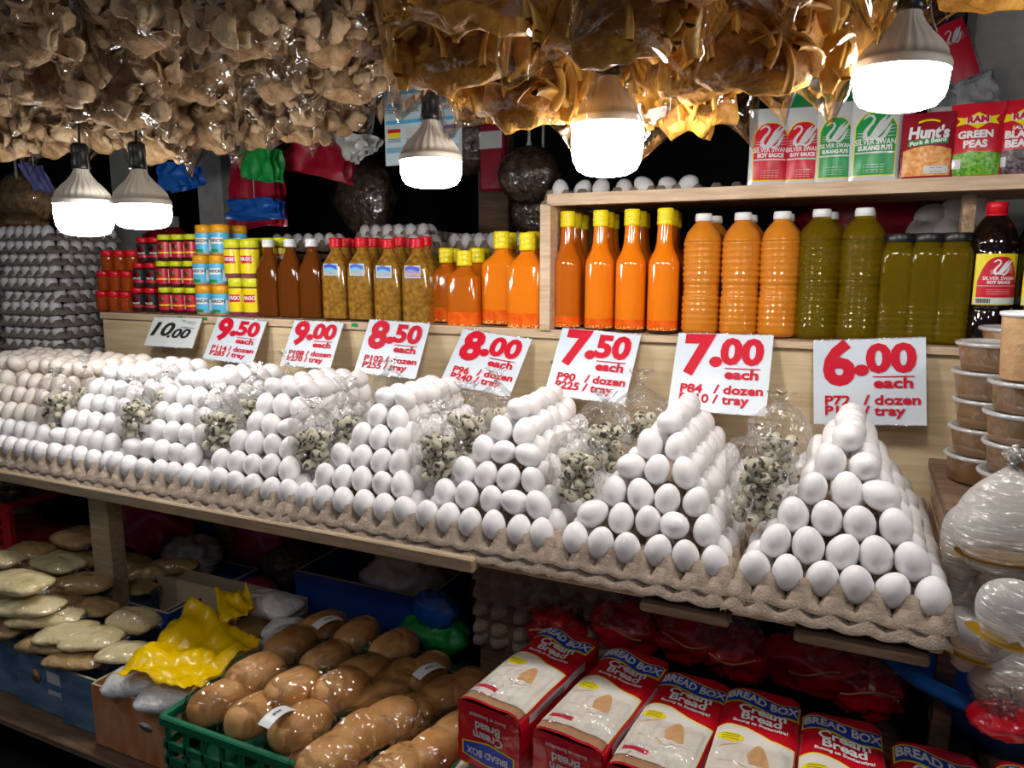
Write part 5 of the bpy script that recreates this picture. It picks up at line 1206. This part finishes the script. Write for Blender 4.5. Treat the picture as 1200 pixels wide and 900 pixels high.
bunbag([(340,756,.0),(382,775,.0),(425,790,0),(378,736,.0),(418,746,0),(462,760,0)], .60, .5, 'rear clear bag of darker buns', 2, (384,728,-.4))
bunbag([(445,822,0),(482,840,0),(468,798,0),(515,820,0),(500,790,0),(545,808,0)], .585, .5, 'right clear bag of buns with sticker, beside the loaves', 3, (503,785,-.4))
bunbag([(385,890,.02),(420,862,.02),(455,845,.02),(465,905,.02),(505,885,.015),(535,862,.01)], .585, .5, 'front right clear bag of buns cut by the lower frame edge', 4, (430,843,-.7))
bunbag([(350,905,-.01),(400,925,-.01),(450,930,-.01),(500,915,-.02)], .55, .5, 'lowest bag of buns at the bottom edge', 5)
# ---------------------------------------------------------------- dark space under the table
def blob(px, py, Y, r, m, seed, lab, name='plastic_bag', amp=.22): crumple(name, m, at(px, py, Y=Y), r, seed, lab, 'bag', amp=amp, group='plastic bags under the table')
blob(178,612,1.62,(.16,.09,.10),'bagmag',31,'shiny magenta plastic bag under the table beside the leg',amp=.3)
blob(255,622,1.78,(.15,.09,.10),'bagblue',32,'dim blue plastic bag right of the magenta one')
blob(226,650,1.60,(.10,.07,.065),'baggrey',33,'clear grey bag in front of the dim blue one')
blob(200,655,1.68,(.14,.06,.04),'bagblue',34,'low blue bag under the clear grey one')
blob(308,635,1.80,(.15,.09,.12),'bagmag',35,'dark maroon bag in the middle under the table')
blob(338,665,1.72,(.10,.07,.07),'darkbag',36,'dark glinting clear bag left of the blue crate')
blob(298,688,1.62,(.07,.05,.03),'bagmag',37,'small magenta bag end above the pale packet')
q = at(450,700,Y=1.70); t = carton(q.x-.17,q.x+.26,1.52,1.90,.45,.66,'crate_blue','dim blue plastic crate under the table holding clear bags',name='blue_crate',th=.008)
crumple('clear_bag', 'baggrey', at(472,695,Y=1.62), (.13,.09,.11), 38, 'large crumpled clear bag inside the dim blue crate', 'bag')
crumple('teal_bag', 'bagblue', at(510,715,Y=1.50), (.06,.03,.05), 39, 'teal-blue bag hanging over the green one', 'bag')
crumple('green_bag', 'baggreen', at(508,742,Y=1.52), (.10,.06,.045), 40, 'vivid green plastic bag beside the standing egg trays', 'bag')
crumple('maroon_bag', 'bagmag', at(545,680,Y=1.80), (.08,.06,.10), 41, 'very dim maroon bag behind the green one', 'bag')
# red basket far left
q = at(15,600,Y=1.42); t = thing('red_basket', 'red slotted plastic basket at the far left under the trays', 'basket', (q.x-.14,1.50,q.z-.06))
for (c_, s_) in (((0,-.13,.10),(.40,.012,.022)),((.20,0,.10),(.012,.26,.022)),((0,.13,.10),(.40,.012,.022)),((-.2,0,.10),(.012,.26,.022))): MB().bbox(c_, s_, .002).build('rim','basket',t)
MB().bbox((.19,-.125,.02),(.035,.02,.16),.003).build('corner','basket',t)
for k in range(9): MB().bbox((-.17+.042*k,-.128,.02),(.012,.006,.15),.001).build('bar','basket',t)
for k in range(4): MB().bbox((0,-.127,-.045+.035*k),(.38,.006,.008),.001).build('bar','basket',t)
MB().box((0,0,-.06),(.38,.25,.01)).build('bottom','basket',t)
MB().bbox((0,0,-.19),(.36,.24,.25),.003).build('support_box','woodd',t)
crumple('dark_berries', 'darkbag', (q.x-.14,1.50,q.z+.0), (.15,.10,.05), 42, 'dark dried goods filling the red basket', 'dried goods')
